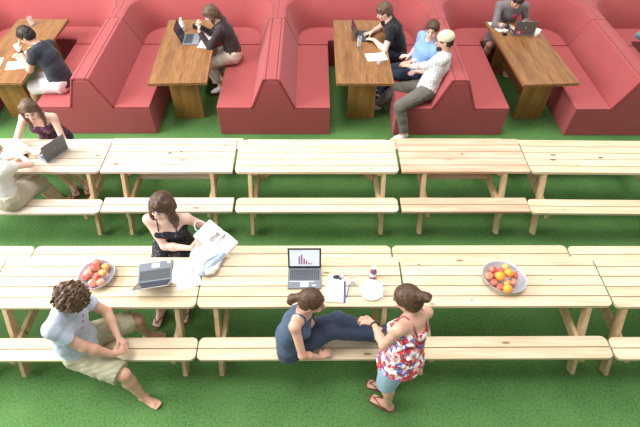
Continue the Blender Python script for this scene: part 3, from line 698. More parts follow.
# woman behind the near table with the tote bag
g=figure('person','dark-haired woman in a black dotted dress holding a white tote bag behind the near tables',1.70,(-1.37,2.765,.575),(.05,-.02,1),(.12,-.10,.98),(.12,-1,0),(-.30,-.93,.02),(-.02,-.02,1),
  ((-1.065,2.615,.87),(.7,.0,-1),(.3,-.8,-.2),(-.3,-.3,-.8),.8),((-1.13,2.54,.83),(-.2,-.5,-1),(.9,.15,.05),(.0,.4,-.7),.8),
  ((-1.30,2.38,.085),(0,-1,1),(0,-1,0)),((-1.54,2.335,.085),(0,-1,1),(-.15,-1,0)),M['skin3'],fem=True,cell=.006,build=1.05)
s=g.s; pr=[inflate(p,.015,.05) for p in sel(g,'torso')[:3]]+[inflate(p,.008,.03) for p in sel(g,'torso')[-2:]]+[inflate(sel(g,'hips')[0],.015,.05)]
for nm in 'LR':
    hj,kn,an=g.leg[nm]; pr.append(cone(hj,hj+(kn-hj)*.8,.105*s,.085*s,.05,flat=True))
cloth(g,'dress',pr,M['dotted'],[plane(g.chest+g.U2*.052*s,g.U2)],.005,28,9); top_straps(g,M['dotted'],.006); sandals(g,M['leather_sandal'])
hair_long(g,M['hair_brown'],[[(sg*.070,-.005,.06,.036),(sg*.088,.012,-.03,.038),(sg*.100,.02,-.115,.040),(sg*.105,.02,-.19,.024)] for sg in (-1,1)]+[[(0,-.09,.0,.05),(0,-.10,-.10,.05),(0,-.09,-.16,.03)]],.018,.008,38,6,True,.072)

# brown-haired woman at the left with the laptop
g=figure('person','brown-haired woman in a purple patterned top leaning over a laptop at the left edge',1.64,(-3.11,4.40,.565),(.0,-.22,.96),(.04,-.36,.92),(.05,-1,0),(.25,-.85,-.30),(.05,-.15,.98),
  ((-3.02,3.99,.79),(.6,.2,-1),(-.35,-.9,-.1),(0,0,-1),.4),((-3.14,3.93,.79),(-.9,.2,-.2),(.7,-.4,-.1),(0,0,-1),.4),
  ((-2.86,4.10,.085),(0,-1,1),(.5,-.85,0)),((-3.0,4.07,.085),(0,-1,1),(.5,-.85,0)),M['skin3'],fem=True,cell=.008)
s=g.s; pr=[inflate(p,.012,.05) for p in sel(g,'torso')[:3]]+[inflate(p,.008,.03) for p in sel(g,'torso')[-2:]]+[inflate(sel(g,'hips')[0],.016,.05)]
cloth(g,'patterned_top',pr,M['purple_top'],[plane(g.chest+g.U2*.06*s,g.U2)],.004,28,9); top_straps(g,M['purple_top'],.012)
bottoms(g,M['black'],'shorts',.75,.014,.06,.004); sandals(g,M['leather_sandal'])
hair_long(g,M['hair_mid'],[[(sg*.075,.0,.05,.03),(sg*.088,.015,-.04,.026),(sg*.085,.04,-.13,.022),(sg*.075,.06,-.22,.014)] for sg in (-1,1)],.008,.003,50,6,False,.085)

# woman at the left edge
g=figure('person','woman in a white short-sleeved top and beige skirt seated with her arm on the table',1.62,(-3.30,3.425,.575),(.05,.05,1),(.12,.22,.95),(.35,.93,0),(.85,.45,-.25),(.05,.05,1),
  ((-3.25,3.80,.795),(-.9,-.1,-.3),(.5,.8,-.05),(0,0,-1),.3),((-3.17,3.80,.80),(1,.1,-.35),(-.9,.3,-.05),(0,0,-1),.3),
  ((-3.15,3.83,.085),(0,1,1),(0,1,0)),((-3.0,3.80,.085),(0.2,1,1),(.2,1,0)),M['skin3'],fem=True,cell=.008)
shirt(g,M['white_cloth'],'short_sleeved_top',.42,.016,-.03,.006,neck=.08)
s=g.s; pr=[inflate(sel(g,'hips')[0],.024,.05),inflate(sel(g,'torso')[0],.012,.05)]
for nm in 'LR':
    hj,kn,an=g.leg[nm]; pr.append(cone(hj,hj+(kn-hj)*.95,.115*s,.10*s,.09,flat=True))
cloth(g,'skirt',pr,M['beige_skirt'],[plane(g.pel+g.U1*.10*s,g.U1)],.009,24,11); sandals(g,M['leather_sandal'])
hair_short(g,M['hair_red'],.012,.004,50,3,fringe=1)

# man in navy, first booth
g=figure('person','dark-haired man in a navy t-shirt and white shorts resting his forehead on his hand',1.76,(-3.47,5.60,.575),(-.08,.05,1),(-.36,.24,.9),(-1,.08,0),(-.80,.05,-.62),(-.5,.1,.8),
  ((-3.86,5.64,.985),(-.3,-.2,-1),(.05,.45,.9),(.5,.4,-.2),.3),((-4.02,5.90,.80),(-.2,.7,-.5),(-.9,-.2,0),(0,0,-1),.5),
  ((-4.02,5.62,.085),(-1,0,1),(-1,-.1,0)),((-4.0,5.80,.085),(-1,.0,1),(-1,.1,0)),M['skin2'],cell=.009,bare=(False,False))
shirt(g,M['dark_shirt'],sleeve=.55,loose=.018,na=.006); bottoms(g,M['white_cloth'],'shorts',.97,.02,.05,.006,flare=.02); shoes(g,M['shoe_dark'])
hair_short(g,M['hair_dark'],.012,.004,60,3,fringe=1); wristband(g,'L',M['dark'],'watch',.032,.014)

# woman in dark brown, second booth
g=figure('person','woman with bobbed brown hair in a dark brown top and cream trousers at a laptop',1.70,(-1.20,6.33,.575),(-.10,.0,1),(-.38,.02,.92),(-1,.0,0),(-.85,-.05,-.48),(-.35,0,.93),
  ((-1.62,6.25,.95),(.0,-.3,-1),(-.1,.5,.8),(.7,.3,0),.9),((-1.66,6.42,.94),(.0,.3,-1),(-.1,-.5,.8),(.7,-.3,0),.9),
  ((-1.42,6.16,.12),(-1,-.2,1),(-.8,-.5,0)),((-1.42,6.38,.12),(-1,0,1),(-.9,-.3,0)),M['skin3'],fem=True,cell=.009,bare=(False,False))
shirt(g,M['dark_brown'],'long_sleeved_top',long=True,loose=.011,hem=.03,na=.004,neck=.06); bottoms(g,M['cream_trousers'],'trousers',1.75,.014,.08,.005); shoes(g,M['shoe_white'])
s=g.s; o0=V(*g.origin); c=g.pel+g.U1*.075*s-o0; m=MB(); m.tube([c+g.R1*math.cos(a)*.168*s+g.F1*math.sin(a)*.124*s for a in np.linspace(0,2*PI,25)],.012,6); m.build('belt',M['belt'],g.obj,smooth=True)
hair_long(g,M['hair_mid'],[[(sg*.075,.0,.05,.03),(sg*.088,.005,-.04,.03),(sg*.085,.02,-.10,.02)] for sg in (-1,1)]+[[(0,-.08,.0,.05),(0,-.085,-.08,.045)]],.014,.004,50,6,True,.07)

# man in black, third booth
g=figure('person','young man with brown hair in a black t-shirt typing on a laptop',1.72,(1.25,6.42,.575),(-.16,.0,1),(-.45,.03,.88),(-1,.03,0),(-.88,-.12,-.42),(-.35,0,.93),
  ((.87,6.30,.80),(.3,-.8,-.4),(-.75,.6,-.05),(0,0,-1),.4),((.85,6.53,.80),(.3,.8,-.4),(-.85,-.3,-.05),(0,0,-1),.4),
  ((.82,6.28,.085),(-1,0,1),(-1,0,0)),((.82,6.50,.085),(-1,0,1),(-1,0,0)),M['skin3'],cell=.009,bare=(False,False))
shirt(g,M['black'],sleeve=.55,loose=.016,na=.005); bottoms(g,M['jeans'],'jeans',1.93,.012,.06,.005); shoes(g,M['shoe_dark']); hair_short(g,M['hair_mid'],.02,.007,50,3,fringe=1)

# man in blue shirt behind the man with the cap
g=figure('person','short-haired man in a light blue shirt behind the bearded man',1.68,(1.46,5.87,.575),(.16,-.02,1),(.24,-.04,.97),(-.93,-.36,0),(-.40,-.90,.02),(.0,.0,1),
  ((1.42,5.68,.68),(.6,-.3,-.8),(-.6,-.35,.1),(0,0,-1),.5),((1.33,5.92,.78),(.3,.8,-.7),(-.9,-.2,.1),(0,0,-1),.5),
  ((1.0,5.98,.085),(-1,0,1),(-1,0,0)),((1.0,6.12,.085),(-1,0,1),(-1,0,0)),M['skin3'],cell=.009,bare=(False,False))
shirt(g,M['light_blue'],'shirt',long=.55,loose=.014,na=.005); bottoms(g,M['jeans'],'trousers',1.93,.012,.06,.005); shoes(g,M['shoe_dark']); hair_short(g,M['hair_brown'],.014,.004,60,3,fringe=1)

# man with the cap
g=figure('person','bearded man in a cream cap, checked white shirt and grey trousers on the bench end',1.78,(1.54,5.42,.575),(.28,.18,1),(.38,.24,.9),(-.97,.25,0),(-.95,.22,-.22),(-.05,.05,1),
  ((1.31,5.66,.77),(.1,-.5,-.9),(-.7,.6,-.1),(.2,.2,-1),.5),((1.32,5.77,.77),(.2,.8,-.6),(-.8,.2,-.2),(.2,-.2,-1),.5),
  ((1.25,5.07,.09),(-1,-.2,1),(-.85,-.4,0)),((.93,5.74,.09),(-1,0.1,1),(-1,.1,0)),M['skin2'],cell=.008,bare=(False,False))
shirt(g,M['check'],'shirt',long=.9,loose=.018,na=.007,hem=-.04); bottoms(g,M['grey_trousers'],'trousers',1.93,.018,.06,.007); shoes(g,M['shoe_white'])
s=g.s; Rm=np.stack([g.Rh,g.L,g.Uh]); hc=g.hc
smesh('beard',[ell(hc-g.Uh*.075*s+g.L*.055*s,Rm,(.056*s,.048*s,.050*s),.02),ell(hc-g.Uh*.105*s+g.L*.075*s,Rm,(.035*s,.03*s,.03*s),.02),ell(hc+g.L*.11*s-g.Uh*.035*s,Rm,(.04*s,.03*s,.035*s),.008,'sub')],M['beard'],.006,g.obj,(),.004,60,3,0,g.origin)
hair_short(g,M['hair_dark'],.004,.002,60,3)
smesh('cap',[ell(hc+g.Uh*.05*s-g.L*.012*s,Rm,(.090*s,.106*s,.082*s),.01)],M['cap'],.006,g.obj,[plane(hc+g.Uh*.022*s-g.L*.0,-g.Uh+g.L*.12)],.001,60,3,0,g.origin)

# man in grey, fourth booth
g=figure('person','man in a grey long-sleeved top behind the booth table with a white cup',1.72,(3.0,7.13,.57),(.0,-.15,1),(.02,-.42,.9),(0,-1,0),(0,-.78,-.6),(0,-.5,.85),
  ((3.20,6.84,.80),(.5,.2,-1),(-.3,-.85,0),(0,0,-1),.5),((2.98,6.70,.80),(-.9,.2,-.3),(.35,-.85,0),(0,0,-1),.5),
  ((3.1,6.72,.085),(0,-1,1),(0,-1,0)),((2.72,6.83,.085),(-.25,-1,1),(-.1,-1,0)),M['skin2'],cell=.009)
shirt(g,M['grey_top'],'long_sleeved_top',long=.93,loose=.018,na=.006); bottoms(g,M['grey_top'],'shorts',.97,.022,.05,.006,flare=.02); hair_short(g,M['hair_dark'],.012,.004,60,3,fringe=1)
cloth(g,'chest_print',[ell(g.chest+g.F2*.128*g.s+g.U2*.03-g.R2*.06,np.stack([g.R2,g.F2,g.U2]),(.03,.012,.05),.01)],M['red_ink'],na=.003)

# someone almost wholly beyond the right edge
g=figure('person','person in teal of whom only an elbow shows at the right edge',1.66,(4.88,5.93,.555),(-.05,-.0,1),(.12,0,.95),(1,.1,0),(.9,-.1,-.3),(0.1,0,1),
  ((4.86,6.2,.80),(-.9,.5,-.1),(.9,-.2,0),(0,0,-1),.5),((5.1,5.7,.80),(-.3,-.8,-.5),(.9,.2,0),(0,0,-1),.5),
  ((5.22,6.0,.085),(1,0,1),(1,0,0)),((5.22,5.82,.085),(1,0,1),(1,0,0)),M['skin3'],cell=.011,bare=(False,False))
shirt(g,M['teal'],'long_sleeved_top',long=.93,loose=.018); bottoms(g,M['jeans'],'jeans',1.93,.014,.06,.005); shoes(g,M['shoe_dark']); hair_short(g,M['hair_brown'],.014,.004,60,3,fringe=1)
# ------------------------------------------------------------------ things on the tables
def text(s,size,mat,parent,M4,name='lettering',depth=.0006):
    cu=bpy.data.curves.new(name,'FONT'); cu.body=s; cu.size=size; cu.extrude=depth; cu.align_x='CENTER'; cu.align_y='CENTER'
    tmp=bpy.data.objects.new('tmp',cu); C.objects.link(tmp); bpy.context.view_layer.update()
    me=bpy.data.meshes.new_from_object(tmp.evaluated_get(bpy.context.evaluated_depsgraph_get())); bpy.data.objects.remove(tmp); bpy.data.curves.remove(cu)
    me.name=name; me.materials.clear(); me.materials.append(mat); o=bpy.data.objects.new(name,me); C.objects.link(o); o.parent=parent; o.matrix_local=M4; return o
RX=lambda a:Matrix.Rotation(a,4,'X')
TR=lambda *a:Matrix.Translation(a)
def laptop(label,loc,rz,w=.295,d=.215,open_=105,body='silver',lid='grey_lid',screen='screen_dark',chart=False,group=None):
    """user sits on local -y; hinge on local +y"""
    t=thing('laptop',label,'laptop',loc,rz)
    m=MB(); m.box((-w/2,-d/2,.002),(w/2,d/2,.018)); b=m.build('base',M[body],t,bevel=.004)
    m=MB(); kw=w*.90; y0=-d*.10; y1=d*.40; nr,nc=6,15
    for i in range(nr):
        for j in range(nc):
            if i==0 and 4<=j<=9:
                if j>4: continue
                xa=-kw/2+kw*4/nc; xb=-kw/2+kw*10/nc
            else: xa=-kw/2+kw*j/nc; xb=xa+kw/nc
            ya=y0+(y1-y0)*i/nr; yb=ya+(y1-y0)/nr; m.box((xa+.0012,ya+.0012,.0165),(xb-.0012,yb-.0012,.0205))
    m.build('keyboard',M['keys'],t)
    m=MB(); m.box((-.035,-d*.42,.0175),(.035,-d*.20,.0190)); m.build('touchpad',M['steel'] if body!='dark' else M['keys'],t)
    a=math.radians(180-open_); L=d
    ld=thing('lid',None,None); 
    for k_ in ('label','category'):
        if k_ in ld: del ld[k_]
    m=MB(); m.box((-w/2,-.004,0),(w/2,.004,L)); bpy.data.objects.remove(ld)
    ld=m.build('lid',M[lid],t,bevel=.003); ld.matrix_local=TR(0,d/2-.002,.018)@RX(-(PI/2-a))
    m=MB(); m.box((-w/2+.004,-.0052,.004),(w/2-.004,-.0042,L-.004)); m.build('bezel',M['dark'],ld)
    m=MB(); m.box((-w/2+.016,-.0066,.026),(w/2-.016,-.0056,L-.014)); m.build('screen',M[screen],ld)
    if chart:
        m=MB(); s0=L-.040; bx=-w/2+.016; sw=w-.032
        for i,h in enumerate((.68,.82,.50,.31,.13,.09)):
            x=bx+sw*(.30+.082*i); m.box((x,-.0080,.047),(x+sw*.048,-.0068,.047+h*.125))
        m.build('chart_bars',M['bar'],ld)
        m=MB(); m.box((bx+sw*.1,-.0076,L-.028),(bx+sw*.40,-.0068,L-.0245)); m.box((bx+sw*.27,-.0076,.044),(bx+sw*.86,-.0068,.0455)); m.build('chart_lines',M['chart_text'],ld)
        text('DELL',.011,M['steel'],ld,TR(0,-.0058,.014)@RX(PI/2))
        m=MB(); m.box((.068,-d*.40,.0175),(.080,-d*.33,.019)); m.box((.086,-d*.40,.0175),(.098,-d*.33,.019)); m.build('sticker',M['white'],t)
        m=MB(); m.box((-w*.46,-d*.185,.0175),(w*.30,-d*.165,.0186)); m.build('trim_strip',M['white'],t)
    return t,ld,w,d
laptop('open black and silver laptop showing a bar chart on its screen',(-.088,2.265,.74),0,open_=108,body='deck',lid='dark',screen='screen',chart=True)
t,ld,w,d=laptop('silver laptop open in front of the woman with the tote bag',(-1.415,2.335,.74),PI+.17,open_=138,body='deck',lid='steel')
m=MB(); m.box((-.13,-.1,.0175),(-.10,-.075,.0190)); m.build('sticker',M['white'],t)
t,ld,w,d=laptop('grey laptop in front of the brown-haired woman in purple at the left edge',(-2.925,3.935,.74),-2.12,w=.285,open_=100,body='silver',lid='grey_lid')
m=MB(); m.lathe([(.010,0),(.010,.001),(0,.001)],n=20); e=m.build('emblem',M['silver'],ld); e.matrix_local=TR(0,.0045,.11)@RX(-PI/2)
laptop('silver laptop in front of the woman in the dark brown top',(-1.79,6.385,.75),PI/2+.05,w=.30,d=.235,open_=108,body='silver',lid='dark')
laptop('dark laptop on which the young man in black types',(.745,6.49,.75),PI/2-.10,w=.30,d=.215,open_=118,body='dark',lid='grey_lid')
t,ld,w,d=laptop('grey laptop with a red and white sticker in front of the man in grey',(3.115,6.655,.75),PI-.03,w=.31,d=.22,open_=100,body='silver',lid='grey_lid')
m=MB(); m.box((.01,.0042,.015),(.135,.0048,.055)); m.build('sticker',M['red_ink'],ld); m=MB(); m.box((.055,.0050,.02),(.10,.0056,.05)); m.build('sticker',M['white'],ld); m=MB(); m.box((.07,.0058,.028),(.092,.0063,.046)); m.build('sticker',M['blue_card'],ld)
m=MB(); m.lathe([(.009,0),(.009,.001),(0,.001)],n=20); e=m.build('emblem',M['white'],ld); e.matrix_local=TR(0,.0045,.12)@RX(-PI/2)

def sheet(label,c,w,d,rz,z,name='sheet_of_paper',cat='paper',th=.002,mat='white'):
    rs=random.Random(int(abs(c[0]*1000))); m=MB(); nx,ny=10,12; vs=[];fs=[]
    for zz in (0,th):
        for j in range(ny+1):
            for i in range(nx+1):
                u,v=i/nx-.5,j/ny-.5; vs.append((u*w,v*d,zz+.004*(abs(u)*2)**3*(abs(v)*2)**2))
    k=(nx+1)*(ny+1)
    for j in range(ny):
        for i in range(nx): a=j*(nx+1)+i; fs.append((a,a+nx+1,a+nx+2,a+1)); fs.append((k+a,k+a+1,k+a+nx+2,k+a+nx+1))
    ring=[i for i in range(nx+1)]+[j*(nx+1)+nx for j in range(1,ny+1)]+[ny*(nx+1)+i for i in range(nx-1,-1,-1)]+[j*(nx+1) for j in range(ny-1,0,-1)]
    for a,b in zip(ring,ring[1:]+ring[:1]): fs.append((a,b,k+b,k+a))
    m.add(vs,fs); return tag(m.build(name,M[mat],None,loc=(*c,z),rot=(0,0,rz),smooth=False),label,cat)
sheet('white sheet of paper nearest the table joint, under the blue cloth bag',(-1.125,2.285),.21,.235,.35,.7405)
sheet('stack of white papers beside the silver laptop of the woman with the tote bag',(-1.185,2.335),.17,.25,-.12,.744,'stack_of_papers','papers',.008)
sheet('white sheet of paper at the very left of the first booth table',(-4.36,5.72),.2,.28,.2,.7505)
sheet('white sheet of paper on the booth table below the forearm of the man in navy',(-4.02,5.70),.30,.21,.25,.7505)
sheet('open white notepad under the hand of the man in navy',(-4.00,5.93),.20,.26,-.6,.7505,'notepad','notepad',.006)
sheet('white sheet of paper on the table of the man in black',(.87,5.93),.29,.20,.16,.7505)
sheet('white sheet of paper at the left arm of the man in grey',(2.80,6.81),.15,.30,.35,.7505)
# notebook with blue cover by the chart laptop
t=thing('notebook','white notebook with a blue cover beside the chart laptop','notebook',(.178,2.137,.74),-.06)
m=MB(); m.box((-.078,-.112,0),(.093,.108,.003)); m.build('cover',M['blue_card'],t,bevel=.001); m=MB(); m.box((-.080,-.113,.003),(.074,.106,.012)); m.build('pages',M['white'],t,bevel=.001)
t=thing('notebook','open white notebook between the laptop and the woman in dark brown','notebook',(-1.545,6.40,.75),-.14)
m=MB(); m.box((-.10,-.26,0),(.10,.26,.003)); m.build('cover',M['silver'],t,bevel=.001); m=MB(); m.box((-.095,-.255,.003),(.095,-.002,.010)); m.box((-.095,.002,.003),(.095,.255,.010)); m.build('pages',M['white'],t,bevel=.002)
m=MB(); m.tube([(-.09,.10,.015),(.05,.13,.015)],.004,8); tag(m.build('pen',M['purple'],None,loc=(-1.545,6.40,.75),smooth=True),'dark pen lying across the open white notebook','pen')
m=MB(); m.tube([(0,0,.005),(.03,.13,.005)],.004,8); tag(m.build('pen',M['blue_card'],None,loc=(.275,2.07,.744),smooth=True),'blue pen along the right edge of the notebook by the chart laptop','pen')

def glass(label,c,h=.11,r=.034,fill=.5):
    t=thing('drinking_glass',label,'glass',c)
    m=MB(); m.lathe([(0,0),(r*.82,0),(r*.86,.004),(r,h),(r-.0022,h),(r*.80,.009),(0,.009)],n=28); m.build('glass_wall',M['glass'],t,smooth=True)
    m=MB(); m.lathe([(0,.0095),(r*.79,.0095),(r*.80+(r*.18)*fill,.009+(h-.01)*fill),(0,.009+(h-.01)*fill)],n=28); m.build('water',M['water'],t,smooth=False)
    return t
glass('clear drinking glass beside the keys and notebook on the near table',(.331,2.215,.74),.075,.032,.2)
glass('tall glass of water beside the laptop of the man in black',(.645,6.215,.75),.15,.032,.6)
glass('small glass beside the white sheet on the table of the man in black',(.885,5.745,.75),.07,.030,.5)
glass('stemless clear glass at the rear of the first booth table',(-4.26,6.80,.75),.13,.034,.2)
# small juice bottle
t=thing('juice_bottle','small clear bottle of purple juice beside the white plate','bottle',(.517,2.285,.74)); t.scale=(1.15,1.15,1.4)
m=MB(); m.lathe([(0,0),(.024,0),(.027,.004),(.027,.062),(.020,.080),(.0125,.090),(.0125,.098),(0,.098)],n=24); m.build('bottle_body',M['purple'],t,smooth=True)
m=MB(); m.lathe([(.0275,.024),(.0278,.024),(.0278,.055),(.0275,.055)],n=24); m.build('bottle_label',M['bag'],t,smooth=True)
m=MB(); m.lathe([(0,.095),(.0145,.095),(.0145,.112),(0,.112)],n=24); m.build('cap',M['white'],t,bevel=.001)
def bottle(label,c,mat,capm,h=.2,r=.032):
    t=thing('bottle',label,'bottle',c)
    m=MB(); m.lathe([(0,0),(r*.9,0),(r,.006),(r,h*.62),(r*.85,h*.72),(r*.45,h*.84),(r*.42,h*.9),(0,h*.9)],n=24); m.build('bottle_body',M[mat],t,smooth=True)
    m=MB(); m.lathe([(r*1.01,h*.25),(r*1.02,h*.25),(r*1.02,h*.52),(r*1.01,h*.52)],n=24); m.build('bottle_label',M['white'],t,smooth=True)
    m=MB(); m.lathe([(0,h*.88),(r*.5,h*.88),(r*.5,h),(0,h)],n=20); m.build('cap',M[capm],t,bevel=.001); return t
bottle('clear water bottle behind the laptop of the woman in dark brown',(-1.96,6.64,.75),'white','white',.20,.034)
bottle('black drinks flask beside the laptop of the man in grey',(2.845,6.56,.75),'dark','black_leather',.20,.033)
def cup(label,c,h=.11,r=.036,mat='ceramic'):
    t=thing('paper_cup',label,'cup',c)
    m=MB(); m.lathe([(0,0),(r*.72,0),(r,h),(r-.002,h),(r*.70,.004),(0,.004)],n=28); m.build('cup_wall',M[mat],t,smooth=True)
    m=MB(); m.lathe([(0,h+.002),(r*.8,h+.004),(r*.85,h+.006),(r*1.06,h+.004),(r*1.06,h-.004),(r*1.0,h-.004)],n=28); m.build('lid',M['white'],t,smooth=True); return t
cup('white paper cup by the hand of the man in navy',(-4.13,6.02,.75)); cup('white cup beside the sticker-covered grey laptop',(3.31,6.52,.75),.10,.038)
# camera on second booth table
t=thing('compact_camera','small black camera near the elbow of the woman in dark brown','camera',(-1.775,6.74,.75),.3)
m=MB(); m.box((-.055,-.025,0),(.055,.025,.06)); m.box((-.02,-.02,.058),(.02,.02,.072)); m.build('body',M['dark'],t,bevel=.006); m=MB(); m.lathe([(0,0),(.024,0),(.024,.03),(.018,.03),(0,.026)],n=24); e=m.build('lens',M['screen_dark'],t,smooth=True); e.matrix_local=TR(0,-.024,.03)@RX(PI/2)
# yellow case in front of man in navy
m=MB(); m.lathe([(0,0),(.030,0),(.040,.012),(.036,.03),(0,.036)],n=24,sx=1.3,sy=.8); tag(m.build('fruit_snack',M['gold'],None,loc=(-4.0,6.1,.75),rot=(0,0,.4),smooth=True),'small yellow item on the table under the chin of the man in navy','snack')
# phone, keys
t=thing('mobile_phone','small black phone on the table between the two women at the left edge','phone',(-3.19,3.875,.74),.5); m=MB(); m.box((-.025,-.045,0),(.025,.045,.014)); m.build('body',M['dark'],t,bevel=.004); m=MB(); m.box((-.019,-.005,.0135),(.019,.036,.0148)); m.build('screen',M['screen_dark'],t)
t=thing('bunch_of_keys','bunch of keys with a black fob above the notebook','keys',(.225,2.292,.74),.1)
m=MB(); m.tube([(.018*math.cos(a),.018*math.sin(a),.004) for a in np.linspace(0,2*PI,17)],.0015,6); m.build('ring',M['steel'],t,smooth=True)
for i,(a,L) in enumerate(((.2,.055),(.9,.05),(-.5,.05))):
    m=MB(); m.lathe([(0,0),(.012,0),(.012,.0025),(0,.0025)],n=16); m.box((.008,-.004,0),(L,.004,.0025)); m.box((L-.015,-.009,0),(L-.011,0,.0025)); k=m.build('key',M['steel'],t,rot=(0,0,a)); k.location=(.02*math.cos(a),.02*math.sin(a),.002+.0027*i)
m=MB(); m.lathe([(0,0),(.018,0),(.02,.005),(.018,.011),(0,.013)],n=20,sx=1.5); m.build('fob',M['dark'],t,smooth=True,loc=(-.035,-.008,0)); m=MB(); m.lathe([(0,0),(.013,0),(.014,.004),(0,.010)],n=20); m.build('fob',M['blue_card'],t,smooth=True,loc=(.0,-.026,0))
sheet('small white note beside the bunch of keys',(.155,2.275),.07,.06,.4,.7405,'paper_note','note')
# plate and knife
t=thing('plate','round white plate near the standing woman','plate',(.492,2.143,.74))
m=MB(); m.lathe([(0,0),(.060,0),(.066,.003),(.106,.014),(.1065,.017),(.104,.017),(.068,.008),(0,.006)],n=48); m.build('plate_body',M['ceramic'],t,smooth=True)
t=thing('table_knife','silver knife resting on the right rim of the white plate','knife',(.585,2.145,.7585),-.08,rot=(0,0,-.06))
m=MB(); m.prism([(-.006,-.005),(.006,-.005),(.008,.05),(.004,.095),(-.006,.09)],0,.002); m.build('blade',M['steel'],t,bevel=.0005); m=MB(); m.prism([(-.006,-.085),(.006,-.085),(.005,-.004),(-.005,-.004)],-.002,.005); m.build('handle',M['steel'],t,bevel=.002)

# fruit bowls
def bowl(label,c,r=.178,rz=0,sx=1,sy=1,tilt=(0,0)):
    t=thing('fruit_bowl',label,'bowl',c,rot=(tilt[0],tilt[1],rz))
    m=MB(); m.lathe([(0,.004),(r*.32,.004),(r*.36,0),(r*.40,.002),(r*.72,.020),(r*.94,.048),(r,.066),(r*.985,.069),(r*.92,.052),(r*.70,.026),(r*.36,.009),(0,.008)],n=64,sx=sx,sy=sy); m.build('bowl_body',M['bowl'],t,smooth=True); return t
bowl('grey metal bowl heaped with red apples beside the curly-haired man',(-1.905,2.285,.74),.158)
bowl('grey metal bowl holding apples and oranges on the right-hand table',(1.668,2.243,.74),.182,-.35,1.06,.92)
def fruitmat(name,a,b,rough=.3):
    m,t,bs=nt(name); n=noise(t,coord(t,(1,1,1)),16,3,.6); n2=noise(t,coord(t,(1,1,1),loc=(5,5,5)),90,2)
    c=mixc(t,a,b,ramp(t,n,[(.42,0),(.62,1)])); c=mixc(t,c,tuple(min(1,x*1.25+.05) for x in a),ramp(t,n2,[(.62,0),(.75,.3)])); t.links.new(c,bs.inputs['Base Color']); bs.inputs['Roughness'].default_value=rough; return m
AM=[fruitmat('red_apple_skin',(.62,.07,.06),(.80,.30,.18)),fruitmat('pink_apple_skin',(.75,.22,.16),(.85,.50,.30)),fruitmat('yellow_apple_skin',(.85,.55,.16),(.78,.24,.12))]
M['orange']=fruitmat('orange_peel',(.90,.36,.03),(.95,.45,.06),.45); M['stem']=plain('fruit_stem',(.10,.06,.03),.8)
def apple(label,c,mi,group,r=.037):
    rs=random.Random(int(abs(c[0]*999)+abs(c[1]*77))); t=thing('apple',label,'apple',c,rot=(rs.uniform(-.7,.7),rs.uniform(-.7,.7),rs.uniform(0,6)),group=group)
    m=MB(); pr=[]
    for i in range(15):
        a=-PI/2+PI*i/14; rr=r*math.cos(a)*(1+.06*math.sin(a)); z=r*.92*math.sin(a)
        if i>11: z-=(i-11)**2*.0012
        if i==0: z+=.003
        pr.append((max(rr,0.0004 if i in(0,14) else 0),z))
    m.lathe(pr,n=24); m.build('apple_body',AM[mi],t,smooth=True)
    m=MB(); m.tube([(0,0,pr[-1][1]),(.002,0,r*.95),(.005,0,r*1.15)],.0014,6); m.build('stem',M['stem'],t,smooth=True)
def orange(label,c,group,r=.041):
    t=thing('orange',label,'orange',c,rot=(.5,.3,c[0]*9),group=group); m=MB(); m.lathe([(max(r*math.cos(-PI/2+PI*i/16),.0003),r*.96*math.sin(-PI/2+PI*i/16)) for i in range(17)],n=28); m.build('orange_body',M['orange'],t,smooth=True)
    m=MB(); m.lathe([(0,0),(.004,0),(.003,.002),(0,.002)],n=8); m.build('stem_button',M['stem'],t,loc=(0,0,r*.955))
A1=[(-1.933,2.390,.81,0,'red apple furthest back in the apples-only bowl'),(-1.845,2.350,.805,2,'yellow-orange apple at the back right of the apples-only bowl'),(-1.965,2.335,.80,0,'red apple at the back left of the apples-only bowl'),(-1.905,2.315,.855,0,'dark red apple on top of the apples-only heap'),
(-1.838,2.277,.825,2,'yellow apple in the middle right of the apples-only bowl'),(-1.955,2.262,.84,1,'pale red apple in the middle left of the apples-only heap'),(-1.885,2.247,.815,0,'red apple in the centre front of the apples-only bowl'),(-1.91,2.188,.80,1,'red apple nearest the viewer in the apples-only bowl'),(-1.843,2.196,.80,1,'pale pink apple at the front right of the apples-only bowl'),(-1.985,2.26,.80,0,'red apple at the left rim of the apples-only bowl beside the curly hair')]
for x,y,z,mi,lb in A1: apple(lb,(x,y,z),mi,'apples in the left bowl')
A2=[(1.533,2.254,.80,1,.036,'pink apple at the far left of the mixed fruit bowl'),(1.585,2.318,.80,0,.034,'red apple at the back left of the mixed fruit bowl'),(1.652,2.305,.80,0,.033,'red apple at the back of the mixed bowl beside the peach-coloured one'),(1.702,2.342,.80,2,.033,'peach-coloured apple furthest back in the mixed fruit bowl'),(1.603,2.262,.79,1,.028,'small pink apple behind the upper left orange'),
(1.558,2.186,.80,0,.033,'red apple with a visible stalk hollow at the left of the mixed bowl'),(1.603,2.140,.795,0,.032,'red apple at the front left of the lowest orange'),(1.672,2.178,.80,2,.032,'yellow apple between the lowest orange and the upper ones'),(1.727,2.190,.80,1,.034,'pale peach apple at the right side of the mixed fruit bowl'),(1.762,2.262,.80,0,.032,'red apple at the right behind the pale peach one in the mixed bowl')]
for x,y,z,mi,r_,lb in A2: apple(lb,(x,y,z),mi,'apples in the right bowl',r_)
for x,y,z,lb in ((1.611,2.221,.845,'orange on the left of the top pair in the mixed fruit bowl'),(1.693,2.253,.845,'orange on the right of the top pair in the mixed fruit bowl'),(1.657,2.115,.81,'orange nearest the viewer in the mixed fruit bowl')): orange(lb,(x,y,z),'oranges in the right bowl')

